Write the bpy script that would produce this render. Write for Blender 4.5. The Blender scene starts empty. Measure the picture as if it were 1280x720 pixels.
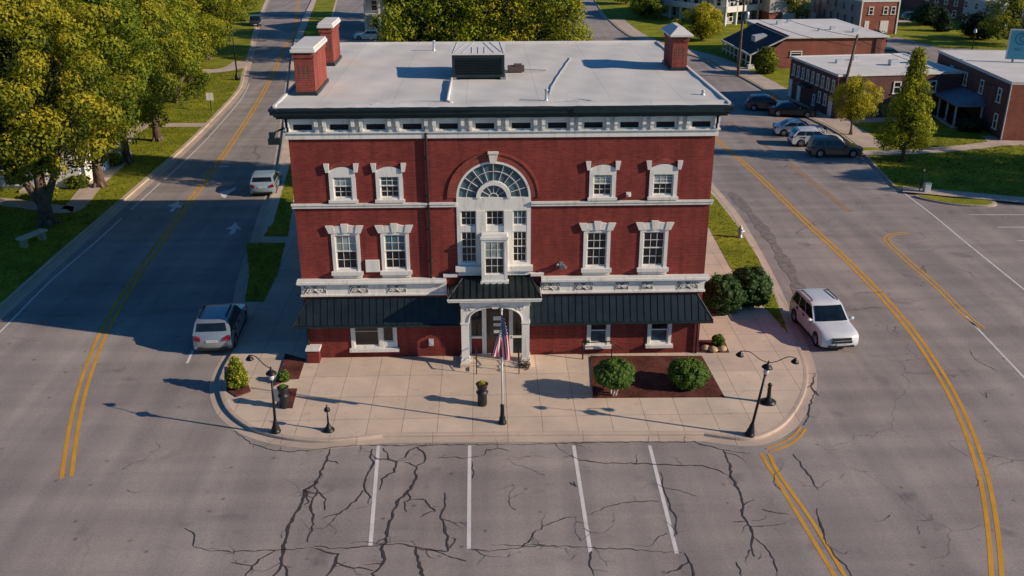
import bpy, bmesh, math, random
import numpy as np
from mathutils import Vector, Matrix
R = math.radians
rng = random.Random(7)
scene = bpy.context.scene
col = scene.collection

# ------------------------------------------------------------------ materials
def mat_new(name):
    m = bpy.data.materials.new(name); m.use_nodes = True
    nt = m.node_tree; b = nt.nodes['Principled BSDF']
    return m, nt, b
def N(nt, t, **kw):
    n = nt.nodes.new(t)
    for k, v in kw.items():
        if k.startswith('i_'):
            n.inputs[int(k[2:])].default_value = v
        else: setattr(n, k, v)
    return n
def ramp(nt, fac, stops):
    r = nt.nodes.new('ShaderNodeValToRGB')
    e = r.color_ramp.elements
    while len(e) < len(stops): e.new(0.5)
    for i, (p, c) in enumerate(stops):
        e[i].position = p; e[i].color = (c[0], c[1], c[2], 1)
    nt.links.new(fac, r.inputs[0]); return r.outputs[0]
def noise(nt, vec, scale, detail=5, rough=0.6):
    n = nt.nodes.new('ShaderNodeTexNoise')
    n.inputs['Scale'].default_value = scale; n.inputs['Detail'].default_value = detail; n.inputs['Roughness'].default_value = rough
    if vec: nt.links.new(vec, n.inputs['Vector'])
    return n.outputs[0]
def objco(nt):
    return nt.nodes.new('ShaderNodeTexCoord').outputs['Object']
def mapping(nt, vec, scale=(1, 1, 1), rot=(0, 0, 0)):
    m = nt.nodes.new('ShaderNodeMapping'); m.inputs['Scale'].default_value = scale; m.inputs['Rotation'].default_value = rot
    nt.links.new(vec, m.inputs[0]); return m.outputs[0]
def mixc(nt, a, b, fac, mode='MIX'):
    m = nt.nodes.new('ShaderNodeMix'); m.data_type = 'RGBA'; m.blend_type = mode
    for s, v in ((0, fac), (6, a), (7, b)):
        if hasattr(v, 'is_output'): nt.links.new(v, m.inputs[s])
        elif s == 0: m.inputs[0].default_value = v
        else: m.inputs[s].default_value = (v[0], v[1], v[2], 1)
    return m.outputs[2]
def bump(nt, b, h, strength=0.3, dist=0.02):
    n = nt.nodes.new('ShaderNodeBump'); n.inputs['Strength'].default_value = strength; n.inputs['Distance'].default_value = dist
    nt.links.new(h, n.inputs['Height']); nt.links.new(n.outputs[0], b.inputs['Normal'])

def plain(name, c, rough=0.6, metal=0.0, var=0.12, scale=3.0, spec=None, coat=0.0):
    m, nt, b = mat_new(name)
    v = objco(nt)
    f = noise(nt, v, scale)
    lo = tuple(x * (1 - var) for x in c); hi = tuple(min(1, x * (1 + var)) for x in c)
    nt.links.new(ramp(nt, f, [(0.3, lo), (0.7, hi)]), b.inputs['Base Color'])
    b.inputs['Roughness'].default_value = rough; b.inputs['Metallic'].default_value = metal
    if spec is not None: b.inputs['Specular IOR Level'].default_value = spec
    if coat: b.inputs['Coat Weight'].default_value = coat; b.inputs['Coat Roughness'].default_value = 0.05
    return m
def brick(name, c1, c2, mortar, bw=0.22, bh=0.075, streak=1.0):
    m, nt, b = mat_new(name)
    v = objco(nt)
    s = nt.nodes.new('ShaderNodeSeparateXYZ'); nt.links.new(v, s.inputs[0])
    a = N(nt, 'ShaderNodeMath', operation='ADD'); nt.links.new(s.outputs[0], a.inputs[0]); nt.links.new(s.outputs[1], a.inputs[1])
    c = nt.nodes.new('ShaderNodeCombineXYZ'); nt.links.new(a.outputs[0], c.inputs[0]); nt.links.new(s.outputs[2], c.inputs[1])
    t = nt.nodes.new('ShaderNodeTexBrick')
    nt.links.new(c.outputs[0], t.inputs['Vector'])
    t.inputs['Color1'].default_value = (*c1, 1); t.inputs['Color2'].default_value = (*c2, 1); t.inputs['Mortar'].default_value = (*mortar, 1)
    t.inputs['Scale'].default_value = 1; t.inputs['Mortar Size'].default_value = 0.007; t.inputs['Brick Width'].default_value = bw; t.inputs['Row Height'].default_value = bh
    big = noise(nt, v, 0.6, 4)
    tone = ramp(nt, big, [(0.3, (0.78, 0.78, 0.8)), (0.7, (1.18, 1.12, 1.08))])
    colr = mixc(nt, t.outputs[0], tone, 1.0, 'MULTIPLY')
    st = noise(nt, mapping(nt, v, (1.5, 1.5, 0.18)), 1.6, 5)
    colr = mixc(nt, colr, ramp(nt, st, [(0.36, (1 - .22 * streak, 1 - .21 * streak, 1 - .2 * streak)), (0.52, (0.99, 0.99, 0.99)), (0.72, (1 + .11 * streak, 1 + .12 * streak, 1 + .12 * streak))]), 1.0, 'MULTIPLY')
    pt = noise(nt, v, 3.5, 6, .8)
    colr = mixc(nt, colr, ramp(nt, pt, [(.3, (.72, .74, .76)), (.42, (1, 1, 1)), (.66, (1, 1, 1)), (.76, (1.25, 1.4, 1.4))]), 1.0, 'MULTIPLY')
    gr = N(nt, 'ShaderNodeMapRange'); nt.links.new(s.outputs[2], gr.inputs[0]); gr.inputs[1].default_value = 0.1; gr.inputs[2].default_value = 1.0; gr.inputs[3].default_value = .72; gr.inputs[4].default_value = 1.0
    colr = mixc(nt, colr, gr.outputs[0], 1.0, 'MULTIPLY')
    nt.links.new(colr, b.inputs['Base Color']); b.inputs['Roughness'].default_value = 0.85; b.inputs['Specular IOR Level'].default_value = 0.2
    bump(nt, b, t.outputs[1], -0.25, 0.008)
    return m
def glass(name, c=(0.012, 0.015, 0.018), rough=0.06, spec=0.6):
    m, nt, b = mat_new(name)
    f = noise(nt, objco(nt), 1.3, 2)
    nt.links.new(ramp(nt, f, [(0.35, tuple(x * 0.6 for x in c)), (0.65, tuple(x * 1.5 for x in c))]), b.inputs['Base Color'])
    b.inputs['Roughness'].default_value = rough; b.inputs['Specular IOR Level'].default_value = spec
    return m

M = {}
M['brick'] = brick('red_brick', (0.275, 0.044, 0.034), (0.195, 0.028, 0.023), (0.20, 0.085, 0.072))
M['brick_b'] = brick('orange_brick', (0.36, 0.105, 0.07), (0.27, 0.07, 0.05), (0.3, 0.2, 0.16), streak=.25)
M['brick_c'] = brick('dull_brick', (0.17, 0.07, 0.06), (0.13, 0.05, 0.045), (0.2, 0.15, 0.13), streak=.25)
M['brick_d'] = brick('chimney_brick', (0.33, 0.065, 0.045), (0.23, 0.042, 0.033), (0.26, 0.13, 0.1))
def weathered(name, c, rough):
    m, nt, b = mat_new(name); v = objco(nt)
    f = noise(nt, mapping(nt, v, (3.0, 3.0, .5)), 1.7, 6, .7)
    cc = mixc(nt, c, ramp(nt, f, [(.3, (.70, .69, .66)), (.48, (.97, .97, .96)), (.8, (1.03, 1.03, 1.02))]), 1.0, 'MULTIPLY')
    cc = mixc(nt, cc, ramp(nt, noise(nt, v, 9, 5, .75), [(.28, (.72, .70, .66)), (.4, (1, 1, 1))]), 1.0, 'MULTIPLY')
    nt.links.new(cc, b.inputs['Base Color']); b.inputs['Roughness'].default_value = rough; b.inputs['Specular IOR Level'].default_value = .3
    return m
M['white'] = weathered('white_paint', (0.80, 0.775, 0.72), 0.55)
M['stone'] = weathered('white_stone', (0.76, 0.725, 0.67), 0.75)
M['roofdark'] = plain('dark_green_metal', (0.017, 0.026, 0.028), 0.45, 0.25, var=0.35, scale=2)
M['gutter'] = plain('dark_gutter', (0.012, 0.026, 0.03), 0.4, 0.2, var=0.25)
M['iron'] = plain('black_iron', (0.012, 0.012, 0.012), 0.45, 0.3)
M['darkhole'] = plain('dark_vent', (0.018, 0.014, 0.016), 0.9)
M['glass'] = glass('window_glass')
M['blind'] = glass('window_glass_blind', (0.24, 0.29, 0.28), 0.12)
M['skyglass'] = glass('window_glass_sky', (0.05, 0.10, 0.125), 0.08)  # bluer pane colour stands in for reflected sky
M['wood'] = plain('dark_door_wood', (0.045, 0.022, 0.014), 0.4)
M['grey'] = plain('grey_metal', (0.32, 0.34, 0.35), 0.45, 0.5)
M['greyl'] = plain('light_grey_metal', (0.55, 0.58, 0.6), 0.45, 0.3)
M['mulchm'] = None
def ground_mat(name, cols, scale, fine, rough=0.95, bstr=0.4, bdist=0.03):
    m, nt, b = mat_new(name); v = objco(nt)
    c = ramp(nt, noise(nt, v, scale, 6, 0.65), [(0.3, cols[0]), (0.5, cols[1]), (0.72, cols[2])])
    g = noise(nt, v, fine, 4, 0.7)
    c = mixc(nt, c, ramp(nt, g, [(0.3, (0.62, 0.62, 0.62)), (0.7, (1.3, 1.3, 1.3))]), 1.0, 'MULTIPLY')
    nt.links.new(c, b.inputs['Base Color']); b.inputs['Roughness'].default_value = rough; b.inputs['Specular IOR Level'].default_value = 0.15
    bump(nt, b, g, bstr, bdist)
    return m, nt, b
M['grass'] = ground_mat('lawn_grass', [(0.13, 0.15, 0.010), (0.24, 0.25, 0.016), (0.38, 0.33, 0.03)], 0.35, 9.0, bstr=0.8, bdist=0.06)[0]
M['grassdk'] = ground_mat('far_grass', [(0.08, 0.12, 0.012), (0.17, 0.2, 0.02), (0.3, 0.27, 0.035)], 0.15, 4.0)[0]
M['mulchm'] = ground_mat('red_mulch', [(0.07, 0.022, 0.016), (0.13, 0.042, 0.032), (0.19, 0.07, 0.055)], 1.2, 14.0, bstr=1.0, bdist=0.05)[0]
def concrete_mat(name, base, jx=1.42, jy=1.9):
    m, nt, b = mat_new(name); v = objco(nt)
    t = nt.nodes.new('ShaderNodeTexBrick'); t.offset = 0
    nt.links.new(v, t.inputs['Vector'])
    t.inputs['Color1'].default_value = (*[x * 1.05 for x in base], 1); t.inputs['Color2'].default_value = (*[x * 0.93 for x in base], 1)
    t.inputs['Mortar'].default_value = (*[x * 0.45 for x in base], 1)
    t.inputs['Scale'].default_value = 1; t.inputs['Brick Width'].default_value = jx; t.inputs['Row Height'].default_value = jy
    t.inputs['Mortar Size'].default_value = 0.012 if jx else 0
    c = mixc(nt, t.outputs[0], ramp(nt, noise(nt, v, 0.5, 6), [(0.3, (0.82, 0.83, 0.85)), (0.68, (1.1, 1.08, 1.05))]), 1.0, 'MULTIPLY')
    sp = noise(nt, v, 2.6, 6, 0.75)
    c = mixc(nt, c, ramp(nt, sp, [(0.26, (0.7, 0.68, 0.68)), (0.42, (1, 1, 1))]), 1.0, 'MULTIPLY')
    c = mixc(nt, c, ramp(nt, noise(nt, v, 30, 3), [(0.3, (0.9, 0.9, 0.9)), (0.7, (1.08, 1.08, 1.08))]), 1.0, 'MULTIPLY')
    nt.links.new(c, b.inputs['Base Color']); b.inputs['Roughness'].default_value = 0.9; b.inputs['Specular IOR Level'].default_value = 0.2
    return m
M['concrete'] = concrete_mat('sidewalk_concrete', (0.66, 0.525, 0.405))
M['kerb'] = concrete_mat('kerb_concrete', (0.54, 0.43, 0.345), 3.0, 50.0)
M['path'] = concrete_mat('path_concrete', (0.56, 0.45, 0.365), 1.5, 1.5)
def asphalt_mat():
    m, nt, b = mat_new('worn_asphalt'); v = objco(nt)
    c = ramp(nt, noise(nt, v, 0.12, 6, 0.6), [(0.28, (0.25, 0.214, 0.195)), (0.5, (0.315, 0.272, 0.247)), (0.75, (0.39, 0.34, 0.305))])
    wave = noise(nt, mapping(nt, v, (0.05, 0.75, 1)), 1.0, 3, 0.5)
    c = mixc(nt, c, ramp(nt, wave, [(0.36, (0.9, 0.9, 0.91)), (0.64, (1.1, 1.09, 1.08))]), 1.0, 'MULTIPLY')
    wy = noise(nt, mapping(nt, v, (0.85, 0.04, 1)), 1.0, 3, 0.5)
    c = mixc(nt, c, ramp(nt, wy, [(0.36, (0.86, 0.87, 0.89)), (0.64, (1.1, 1.09, 1.08))]), 1.0, 'MULTIPLY')
    st = noise(nt, v, 0.8, 7, 0.75)
    c = mixc(nt, c, ramp(nt, st, [(0.25, (0.62, 0.62, 0.64)), (0.4, (1, 1, 1))]), 1.0, 'MULTIPLY')
    ag = noise(nt, v, 9.0, 6, 0.85)
    c = mixc(nt, c, ramp(nt, ag, [(0.3, (0.80, 0.80, 0.80)), (0.5, (1, 1, 1)), (0.7, (1.2, 1.2, 1.19))]), 1.0, 'MULTIPLY')
    oil = noise(nt, v, 0.45, 3, 0.5)
    c = mixc(nt, c, ramp(nt, oil, [(0.27, (0.70, 0.70, 0.73)), (0.36, (1, 1, 1))]), 1.0, 'MULTIPLY')
    sp = nt.nodes.new('ShaderNodeTexVoronoi'); sp.inputs['Scale'].default_value = .9; nt.links.new(v, sp.inputs['Vector'])
    c = mixc(nt, c, ramp(nt, sp.outputs['Distance'], [(0.03, (0.55, 0.55, 0.57)), (0.10, (1, 1, 1))]), 1.0, 'MULTIPLY')
    fi = noise(nt, v, 25, 4, 0.8)
    c = mixc(nt, c, ramp(nt, fi, [(0.3, (0.72, 0.72, 0.72)), (0.7, (1.28, 1.28, 1.28))]), 1.0, 'MULTIPLY')
    # faint wandering hairline cracks everywhere
    d = mixc(nt, v, noise_col(nt, v, 0.7), 0.22)
    vo = nt.nodes.new('ShaderNodeTexVoronoi'); vo.feature = 'DISTANCE_TO_EDGE'; vo.inputs['Scale'].default_value = 0.16
    nt.links.new(d, vo.inputs['Vector'])
    cr = ramp(nt, vo.outputs['Distance'], [(0.0, (0.55, 0.54, 0.55)), (0.004, (1, 1, 1))])
    gate = ramp(nt, noise(nt, v, 0.09, 2), [(0.5, (0, 0, 0)), (0.58, (1, 1, 1))])
    c = mixc(nt, c, mixc(nt, (1, 1, 1), cr, gate), 1.0, 'MULTIPLY')
    nt.links.new(c, b.inputs['Base Color']); b.inputs['Roughness'].default_value = 0.88; b.inputs['Specular IOR Level'].default_value = 0.25
    bump(nt, b, fi, 0.3, 0.01)
    return m
def noise_col(nt, v, s):
    n = nt.nodes.new('ShaderNodeTexNoise'); n.inputs['Scale'].default_value = s; n.inputs['Detail'].default_value = 4
    nt.links.new(v, n.inputs['Vector'])
    a = nt.nodes.new('ShaderNodeVectorMath'); a.operation = 'MULTIPLY_ADD'
    nt.links.new(n.outputs['Color'], a.inputs[0]); a.inputs[1].default_value = (6, 6, 0); nt.links.new(v, a.inputs[2])
    return a.outputs[0]
M['asphalt'] = asphalt_mat()
M['crack'] = plain('crack_sealant', (0.05, 0.04, 0.041), 0.9, var=0.3, scale=2)
def worn_paint(name, c, lo=0.30, hi=0.42):
    m, nt, b = mat_new(name); v = objco(nt)
    f = noise(nt, v, 7.0, 6, 0.8)
    cc = mixc(nt, (0.3, 0.25, 0.24), c, ramp(nt, f, [(lo, (0, 0, 0)), (hi, (1, 1, 1))]))
    cc = mixc(nt, cc, ramp(nt, noise(nt, v, 1.2, 4), [(0.3, (0.82, 0.82, 0.82)), (0.7, (1.06, 1.06, 1.06))]), 1.0, 'MULTIPLY')
    nt.links.new(cc, b.inputs['Base Color']); b.inputs['Roughness'].default_value = 0.8; b.inputs['Specular IOR Level'].default_value = 0.2
    return m
M['wline'] = worn_paint('white_road_paint', (0.74, 0.69, 0.66))
M['yline'] = worn_paint('yellow_road_paint', (0.68, 0.34, 0.04))
M['oline'] = worn_paint('faded_yellow_road_paint', (0.45, 0.22, 0.055), 0.42, 0.62)
def membrane(name, base, stain=(0.72, 0.72, 0.74)):
    m, nt, b = mat_new(name); v = objco(nt)
    t = nt.nodes.new('ShaderNodeTexBrick'); nt.links.new(v, t.inputs['Vector'])
    t.inputs['Color1'].default_value = (*base, 1); t.inputs['Color2'].default_value = (*[x * 0.95 for x in base], 1); t.inputs['Mortar'].default_value = (*[x * 0.72 for x in base], 1)
    t.inputs['Scale'].default_value = 1; t.inputs['Brick Width'].default_value = 3.1; t.inputs['Row Height'].default_value = 30.0; t.inputs['Mortar Size'].default_value = 0.012
    c = mixc(nt, t.outputs[0], ramp(nt, noise(nt, v, 0.35, 7, 0.65), [(0.3, (0.86, 0.85, 0.85)), (0.7, (1.05, 1.05, 1.05))]), 1.0, 'MULTIPLY')
    c = mixc(nt, c, ramp(nt, noise(nt, v, 2.2, 7, 0.75), [(0.25, stain), (0.4, (1, 1, 1))]), 1.0, 'MULTIPLY')
    nt.links.new(c, b.inputs['Base Color']); b.inputs['Roughness'].default_value = 0.75; b.inputs['Specular IOR Level'].default_value = 0.2
    bump(nt, b, noise(nt, v, 1.2, 4), 0.15, 0.05)
    return m
M['roof'] = membrane('roof_membrane', (0.70, 0.675, 0.615))
M['roofw'] = membrane('white_flat_roof', (0.74, 0.71, 0.66))
M['shingle'] = plain('dark_shingles', (0.03, 0.035, 0.045), 0.85, var=0.35, scale=6)
M['pale'] = plain('pale_siding', (0.5, 0.52, 0.53), 0.7, var=0.08)
M['beige'] = plain('beige_siding', (0.55, 0.47, 0.40), 0.7, var=0.08)
M['greywall'] = plain('grey_wall', (0.30, 0.30, 0.31), 0.8, var=0.2, scale=1)  # even grey for the long sides of the large block
M['bark'] = ground_mat('tree_bark', [(0.09, 0.06, 0.045), (0.17, 0.115, 0.085), (0.26, 0.18, 0.14)], 1.5, 12.0, bstr=0.8, bdist=0.04)[0]
def leaf_mat(name, dark, mid, light, trans=0.38):
    m, nt, b = mat_new(name)
    a = N(nt, 'ShaderNodeAttribute', attribute_name='tone'); a.attribute_type = 'GEOMETRY'
    oi = nt.nodes.new('ShaderNodeObjectInfo')
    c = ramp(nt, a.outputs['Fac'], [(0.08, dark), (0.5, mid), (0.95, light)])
    c = mixc(nt, c, ramp(nt, oi.outputs['Random'], [(0.0, (0.85, 0.95, 0.9)), (1.0, (1.15, 1.05, 1.0))]), 1.0, 'MULTIPLY')
    nt.links.new(c, b.inputs['Base Color']); b.inputs['Roughness'].default_value = 0.6; b.inputs['Specular IOR Level'].default_value = 0.25
    tr = nt.nodes.new('ShaderNodeBsdfTranslucent'); nt.links.new(c, tr.inputs[0])
    mx = nt.nodes.new('ShaderNodeMixShader'); mx.inputs[0].default_value = trans
    nt.links.new(b.outputs[0], mx.inputs[1]); nt.links.new(tr.outputs[0], mx.inputs[2])
    nt.links.new(mx.outputs[0], nt.nodes['Material Output'].inputs[0])
    return m
M['leaf'] = leaf_mat('golden_green_leaves', (0.030, 0.055, 0.008), (0.22, 0.25, 0.016), (0.54, 0.46, 0.035))
M['leafg'] = leaf_mat('green_leaves', (0.022, 0.045, 0.008), (0.17, 0.22, 0.016), (0.46, 0.43, 0.03))
M['leafy'] = leaf_mat('yellow_green_leaves', (0.04, 0.07, 0.008), (0.32, 0.34, 0.016), (0.70, 0.60, 0.035))
M['leafdk'] = leaf_mat('dark_yew_leaves', (0.006, 0.016, 0.006), (0.014, 0.034, 0.01), (0.03, 0.058, 0.016), 0.15)
M['leafbox'] = leaf_mat('boxwood_leaves', (0.035, 0.07, 0.009), (0.11, 0.19, 0.02), (0.24, 0.32, 0.035), 0.25)
M['leafyew'] = leaf_mat('yew_leaves', (0.014, 0.036, 0.009), (0.045, 0.095, 0.016), (0.11, 0.18, 0.03), 0.2)
M['tyre'] = plain('tyre_rubber', (0.012, 0.012, 0.013), 0.8)
M['rim'] = plain('alloy_rim', (0.42, 0.43, 0.45), 0.3, 0.8)
M['carglass'] = glass('car_glass', (0.008, 0.012, 0.015), 0.04, 0.7)
M['blacktrim'] = plain('black_trim', (0.015, 0.015, 0.017), 0.5)
M['redlamp'] = plain('red_lamp', (0.20, 0.006, 0.016), 0.2, coat=0.6)
M['lamp'] = plain('clear_lamp', (0.30, 0.33, 0.36), 0.12, coat=0.8)
M['plate'] = plain('number_plate', (0.5, 0.5, 0.48), 0.5)
M['lantern'] = plain('lantern_glass', (0.68, 0.64, 0.58), 0.25)
M['rock'] = plain('tan_rock', (0.42, 0.30, 0.17), 0.9, var=0.3, scale=6)
def car_paint(name, c, metal=0.35):
    return plain(name, c, 0.32, metal, var=0.03, coat=0.7)

# ------------------------------------------------------------------ mesh helpers
class MB:
    def __init__(s): s.v = []; s.f = []; s.mi = []
    def add(s, vs, fs, mi=0):
        o = len(s.v); s.v += [tuple(p) for p in vs]
        s.f += [tuple(i + o for i in f) for f in fs]; s.mi += [mi] * len(fs); return s
    def box(s, x0, x1, y0, y1, z0, z1, mi=0):
        return s.add([(x0, y0, z0), (x1, y0, z0), (x1, y1, z0), (x0, y1, z0), (x0, y0, z1), (x1, y0, z1), (x1, y1, z1), (x0, y1, z1)],
                     [(0, 3, 2, 1), (4, 5, 6, 7), (0, 1, 5, 4), (1, 2, 6, 5), (2, 3, 7, 6), (3, 0, 4, 7)], mi)
    def prism(s, poly, z0, z1, mi=0, bottom=True):
        n = len(poly)
        if sum(poly[i][0] * poly[(i + 1) % n][1] - poly[(i + 1) % n][0] * poly[i][1] for i in range(n)) < 0: poly = poly[::-1]
        vs = [(x, y, z0) for x, y in poly] + [(x, y, z1) for x, y in poly]
        fs = [tuple(range(n, 2 * n))] + ([tuple(range(n - 1, -1, -1))] if bottom else [])
        fs += [(i, (i + 1) % n, n + (i + 1) % n, n + i) for i in range(n)]
        return s.add(vs, fs, mi)
    def sheet(s, poly, z, mi=0):
        n = len(poly)
        if sum(poly[i][0] * poly[(i + 1) % n][1] - poly[(i + 1) % n][0] * poly[i][1] for i in range(n)) < 0: poly = poly[::-1]
        return s.add([(x, y, z) for x, y in poly], [tuple(range(n))], mi)
    def prism_xz(s, poly, y0, y1, mi=0):   # polygon in the xz plane, extruded along y (y0 < y1)
        n = len(poly)
        if sum(poly[i][0] * poly[(i + 1) % n][1] - poly[(i + 1) % n][0] * poly[i][1] for i in range(n)) < 0: poly = poly[::-1]
        vs = [(x, y0, z) for x, z in poly] + [(x, y1, z) for x, z in poly]
        fs = [tuple(range(n)), tuple(range(2 * n - 1, n - 1, -1))]
        fs += [((i + 1) % n, i, n + i, n + (i + 1) % n) for i in range(n)]
        return s.add(vs, fs, mi)
    def ribbon(s, pts, w, z, mi=0):
        n = len(pts); vs = []
        for i in range(n):
            a = Vector(pts[max(0, i - 1)]); b = Vector(pts[min(n - 1, i + 1)])
            d = (b - a); d = d.normalized() if d.length > 1e-9 else Vector((1, 0)); p = Vector((-d.y, d.x))
            ww = w[i] if isinstance(w, (list, tuple)) else w
            c = Vector(pts[i]); vs += [(*(c - p * ww / 2), z), (*(c + p * ww / 2), z)]
        return s.add(vs, [(2 * i, 2 * i + 2, 2 * i + 3, 2 * i + 1) for i in range(n - 1)], mi)
    def tube(s, pts, r, n=8, mi=0, cap=True):
        pts = [Vector(p) for p in pts]; rings = []; o = len(s.v)
        up = Vector((0.123, 0.31, 0.94))
        for i, p in enumerate(pts):
            d = (pts[min(i + 1, len(pts) - 1)] - pts[max(i - 1, 0)]).normalized()
            x = d.cross(up)
            if x.length < 0.05: x = d.cross(Vector((1, 0, 0)))
            x.normalize(); y = x.cross(d)
            rr = r[i] if isinstance(r, (list, tuple)) else r
            rings.append([p + (x * math.cos(2 * math.pi * k / n) + y * math.sin(2 * math.pi * k / n)) * rr for k in range(n)])
        vs = [q for ring in rings for q in ring]; fs = []
        for i in range(len(pts) - 1):
            for k in range(n):
                fs.append((i * n + k, (i + 1) * n + k, (i + 1) * n + (k + 1) % n, i * n + (k + 1) % n))
        if cap: fs += [tuple(range(n)), tuple(range((len(pts)) * n - 1, (len(pts) - 1) * n - 1, -1))]
        return s.add(vs, fs, mi)
    def lathe(s, prof, n=16, c=(0, 0, 0), mi=0, axis='z', arc=2 * math.pi):
        vs = []; m = len(prof)
        for k in range(n):
            a = arc * k / n
            for r, h in prof:
                if axis == 'z': vs.append((c[0] + r * math.cos(a), c[1] + r * math.sin(a), c[2] + h))
                elif axis == 'y': vs.append((c[0] + r * math.cos(a), c[1] + h, c[2] + r * math.sin(a)))
        fs = []
        for k in range(n):
            for i in range(m - 1):
                f = (k * m + i, ((k + 1) % n) * m + i, ((k + 1) % n) * m + i + 1, k * m + i + 1)
                fs.append(f if axis == 'z' else f[::-1])
        return s.add(vs, fs, mi)
    def build(s, name, mats, parent=None, smooth=False, bevel=0.0):
        me = bpy.data.meshes.new(name); me.from_pydata(s.v, [], s.f)
        if not isinstance(mats, (list, tuple)): mats = [mats]
        for m in mats: me.materials.append(m)
        if len(mats) > 1: me.polygons.foreach_set('material_index', s.mi)
        if smooth: me.polygons.foreach_set('use_smooth', [True] * len(me.polygons))
        if bevel:
            bm = bmesh.new(); bm.from_mesh(me)
            bmesh.ops.remove_doubles(bm, verts=bm.verts, dist=1e-5)
            es = [e for e in bm.edges if len(e.link_faces) == 2 and e.calc_face_angle(0) > 0.5]
            bmesh.ops.bevel(bm, geom=es, offset=bevel, segments=2, profile=0.6, affect='EDGES', clamp_overlap=True)
            bm.to_mesh(me); bm.free()
        me.update()
        o = bpy.data.objects.new(name, me); col.objects.link(o)
        if parent is not None: o.parent = parent
        return o
def smooth_angle(o, ang=35):
    bm = bmesh.new(); bm.from_mesh(o.data)
    for f in bm.faces: f.smooth = True
    for e in bm.edges:
        e.smooth = not (len(e.link_faces) == 2 and e.calc_face_angle(0) > R(ang))
    bm.to_mesh(o.data); bm.free(); return o
def tag(o, label, cat, group=None):
    o['label'] = label; o['category'] = cat
    if group: o['group'] = group
    return o
def thing(name, label, cat, loc=(0, 0, 0), rz=0, group=None, rot=None):
    o = bpy.data.objects.new(name, None); col.objects.link(o); o.empty_display_size = 0.3
    o.location = loc; o.rotation_euler = rot if rot else (0, 0, rz)
    return tag(o, label, cat, group)
def struct(name, mb, m, **k):
    o = mb.build(name, m, **k); o['kind'] = 'structure'; return o
def dup_tree(root, loc, rz, label, group=None, scale=None):
    r = root.copy(); col.objects.link(r); r.location = loc; r.rotation_euler = (0, 0, rz); r['label'] = label
    if group: r['group'] = group
    if scale: r.scale = scale
    for ch in list(root.children):
        c = ch.copy(); col.objects.link(c); c.parent = r
        for g in list(ch.children):
            d = g.copy(); col.objects.link(d); d.parent = c
    return r
def spline(pts, n=8, closed=False):
    P = [Vector(p) for p in pts]; out = []; m = len(P)
    for i in range(m if closed else m - 1):
        if closed: a, b, c, d = P[(i - 1) % m], P[i], P[(i + 1) % m], P[(i + 2) % m]
        else: a, b, c, d = P[max(i - 1, 0)], P[i], P[i + 1], P[min(i + 2, m - 1)]
        for k in range(n):
            t = k / n
            out.append(tuple(0.5 * ((2 * b) + (c - a) * t + (2 * a - 5 * b + 4 * c - d) * t * t + (3 * b - a - 3 * c + d) * t ** 3)))
    if not closed: out.append(tuple(P[-1]))
    return out
def offset(pts, d):
    out = []; n = len(pts)
    for i in range(n):
        a = Vector(pts[max(0, i - 1)]); b = Vector(pts[min(n - 1, i + 1)]); t = (b - a).normalized()
        out.append((pts[i][0] - t.y * d, pts[i][1] + t.x * d))
    return out

# ------------------------------------------------------------------ ground, roads, kerbs
far = 700
struct('ground', MB().sheet([(-far, -200), (far, -200), (far, 1200), (-far, 1200)], -0.05), M['grassdk'])
struct('road', MB().sheet([(-75, -60), (130, -60), (130, 240), (-75, 240)], 0.0), M['asphalt'])
KH = 0.13
# central block (kerb line runs clockwise from the far west side)
west_kerb = spline([(-37.0, 170), (-30.0, 112), (-22.9, 68), (-17.6, 36), (-15.6, 20)] + [(-15.174, 16.896), (-14.515, 10.773), (-13.759, 6.218), (-12.888, 1.866), (-12.83, -0.811), (-12.599, -2.569), (-11.79, -4.557), (-10.539, -6.086), (-9.081, -6.928), (-7.44, -7.278), (-6.189, -7.199), (-5.013, -6.936)], 6)
front_kerb = [(-1.117, -6.998), (4.003, -7.098), (7.839, -7.219)]
east_kerb = spline([(8.436, -7.419), (9.345, -7.627), (10.202, -7.414), (11.251, -6.585), (12.295, -5.119), (13.184, -3.391), (13.782, -1.506), (14.132, 0.816), (14.432, 3.775), (14.94, 8.012), (15.418, 13.278), (15.854, 20.142), (15.838, 26.247)] + [(15.4, 40), (13.6, 62), (12.0, 90), (13.5, 130), (16, 170)], 6)
island = west_kerb + front_kerb + east_kerb
struct('sidewalk', MB().prism(island, 0.0, KH), M['concrete'])
kerb_line = west_kerb[10:] + front_kerb + east_kerb
kb = MB()
kin = offset(kerb_line, 0.0)
# kerb stone: rounded nose along the block edge, gutter pan below
def kerb_strip(mb, line, side=1, w=0.17, h=KH, g=0.42):
    prof = [(0.0 - 0.012, 0.0), (-0.012, h * 0.75), (0.03, h + 0.006), (w, h + 0.006), (w, h - 0.02)]
    rows = [[(x, y, z) for (x, y) in offset(line, -side * o)] for o, z in prof]
    zs = [z for o, z in prof]; n = len(line); vs = []
    for (o, z) in prof: vs += [(x, y, z) for x, y in offset(line, side * o)]
    fs = []
    for r in range(len(prof) - 1):
        for i in range(n - 1):
            fs.append((r * n + i, r * n + i + 1, (r + 1) * n + i + 1, (r + 1) * n + i))
    mb.add(vs, fs)
def gutter_strip(mb, line, side=1, g=0.42):
    a = offset(line, side * -0.01); b = offset(line, -side * g); n = len(line)
    mb.add([(x, y, 0.008) for x, y in a] + [(x, y, 0.006) for x, y in b], [(i, n + i, n + i + 1, i + 1) for i in range(n - 1)])
kerb_strip(kb, kerb_line, 1); gutter_strip(kb, kerb_line, 1)
struct('kerb', kb, M['kerb'])

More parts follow.
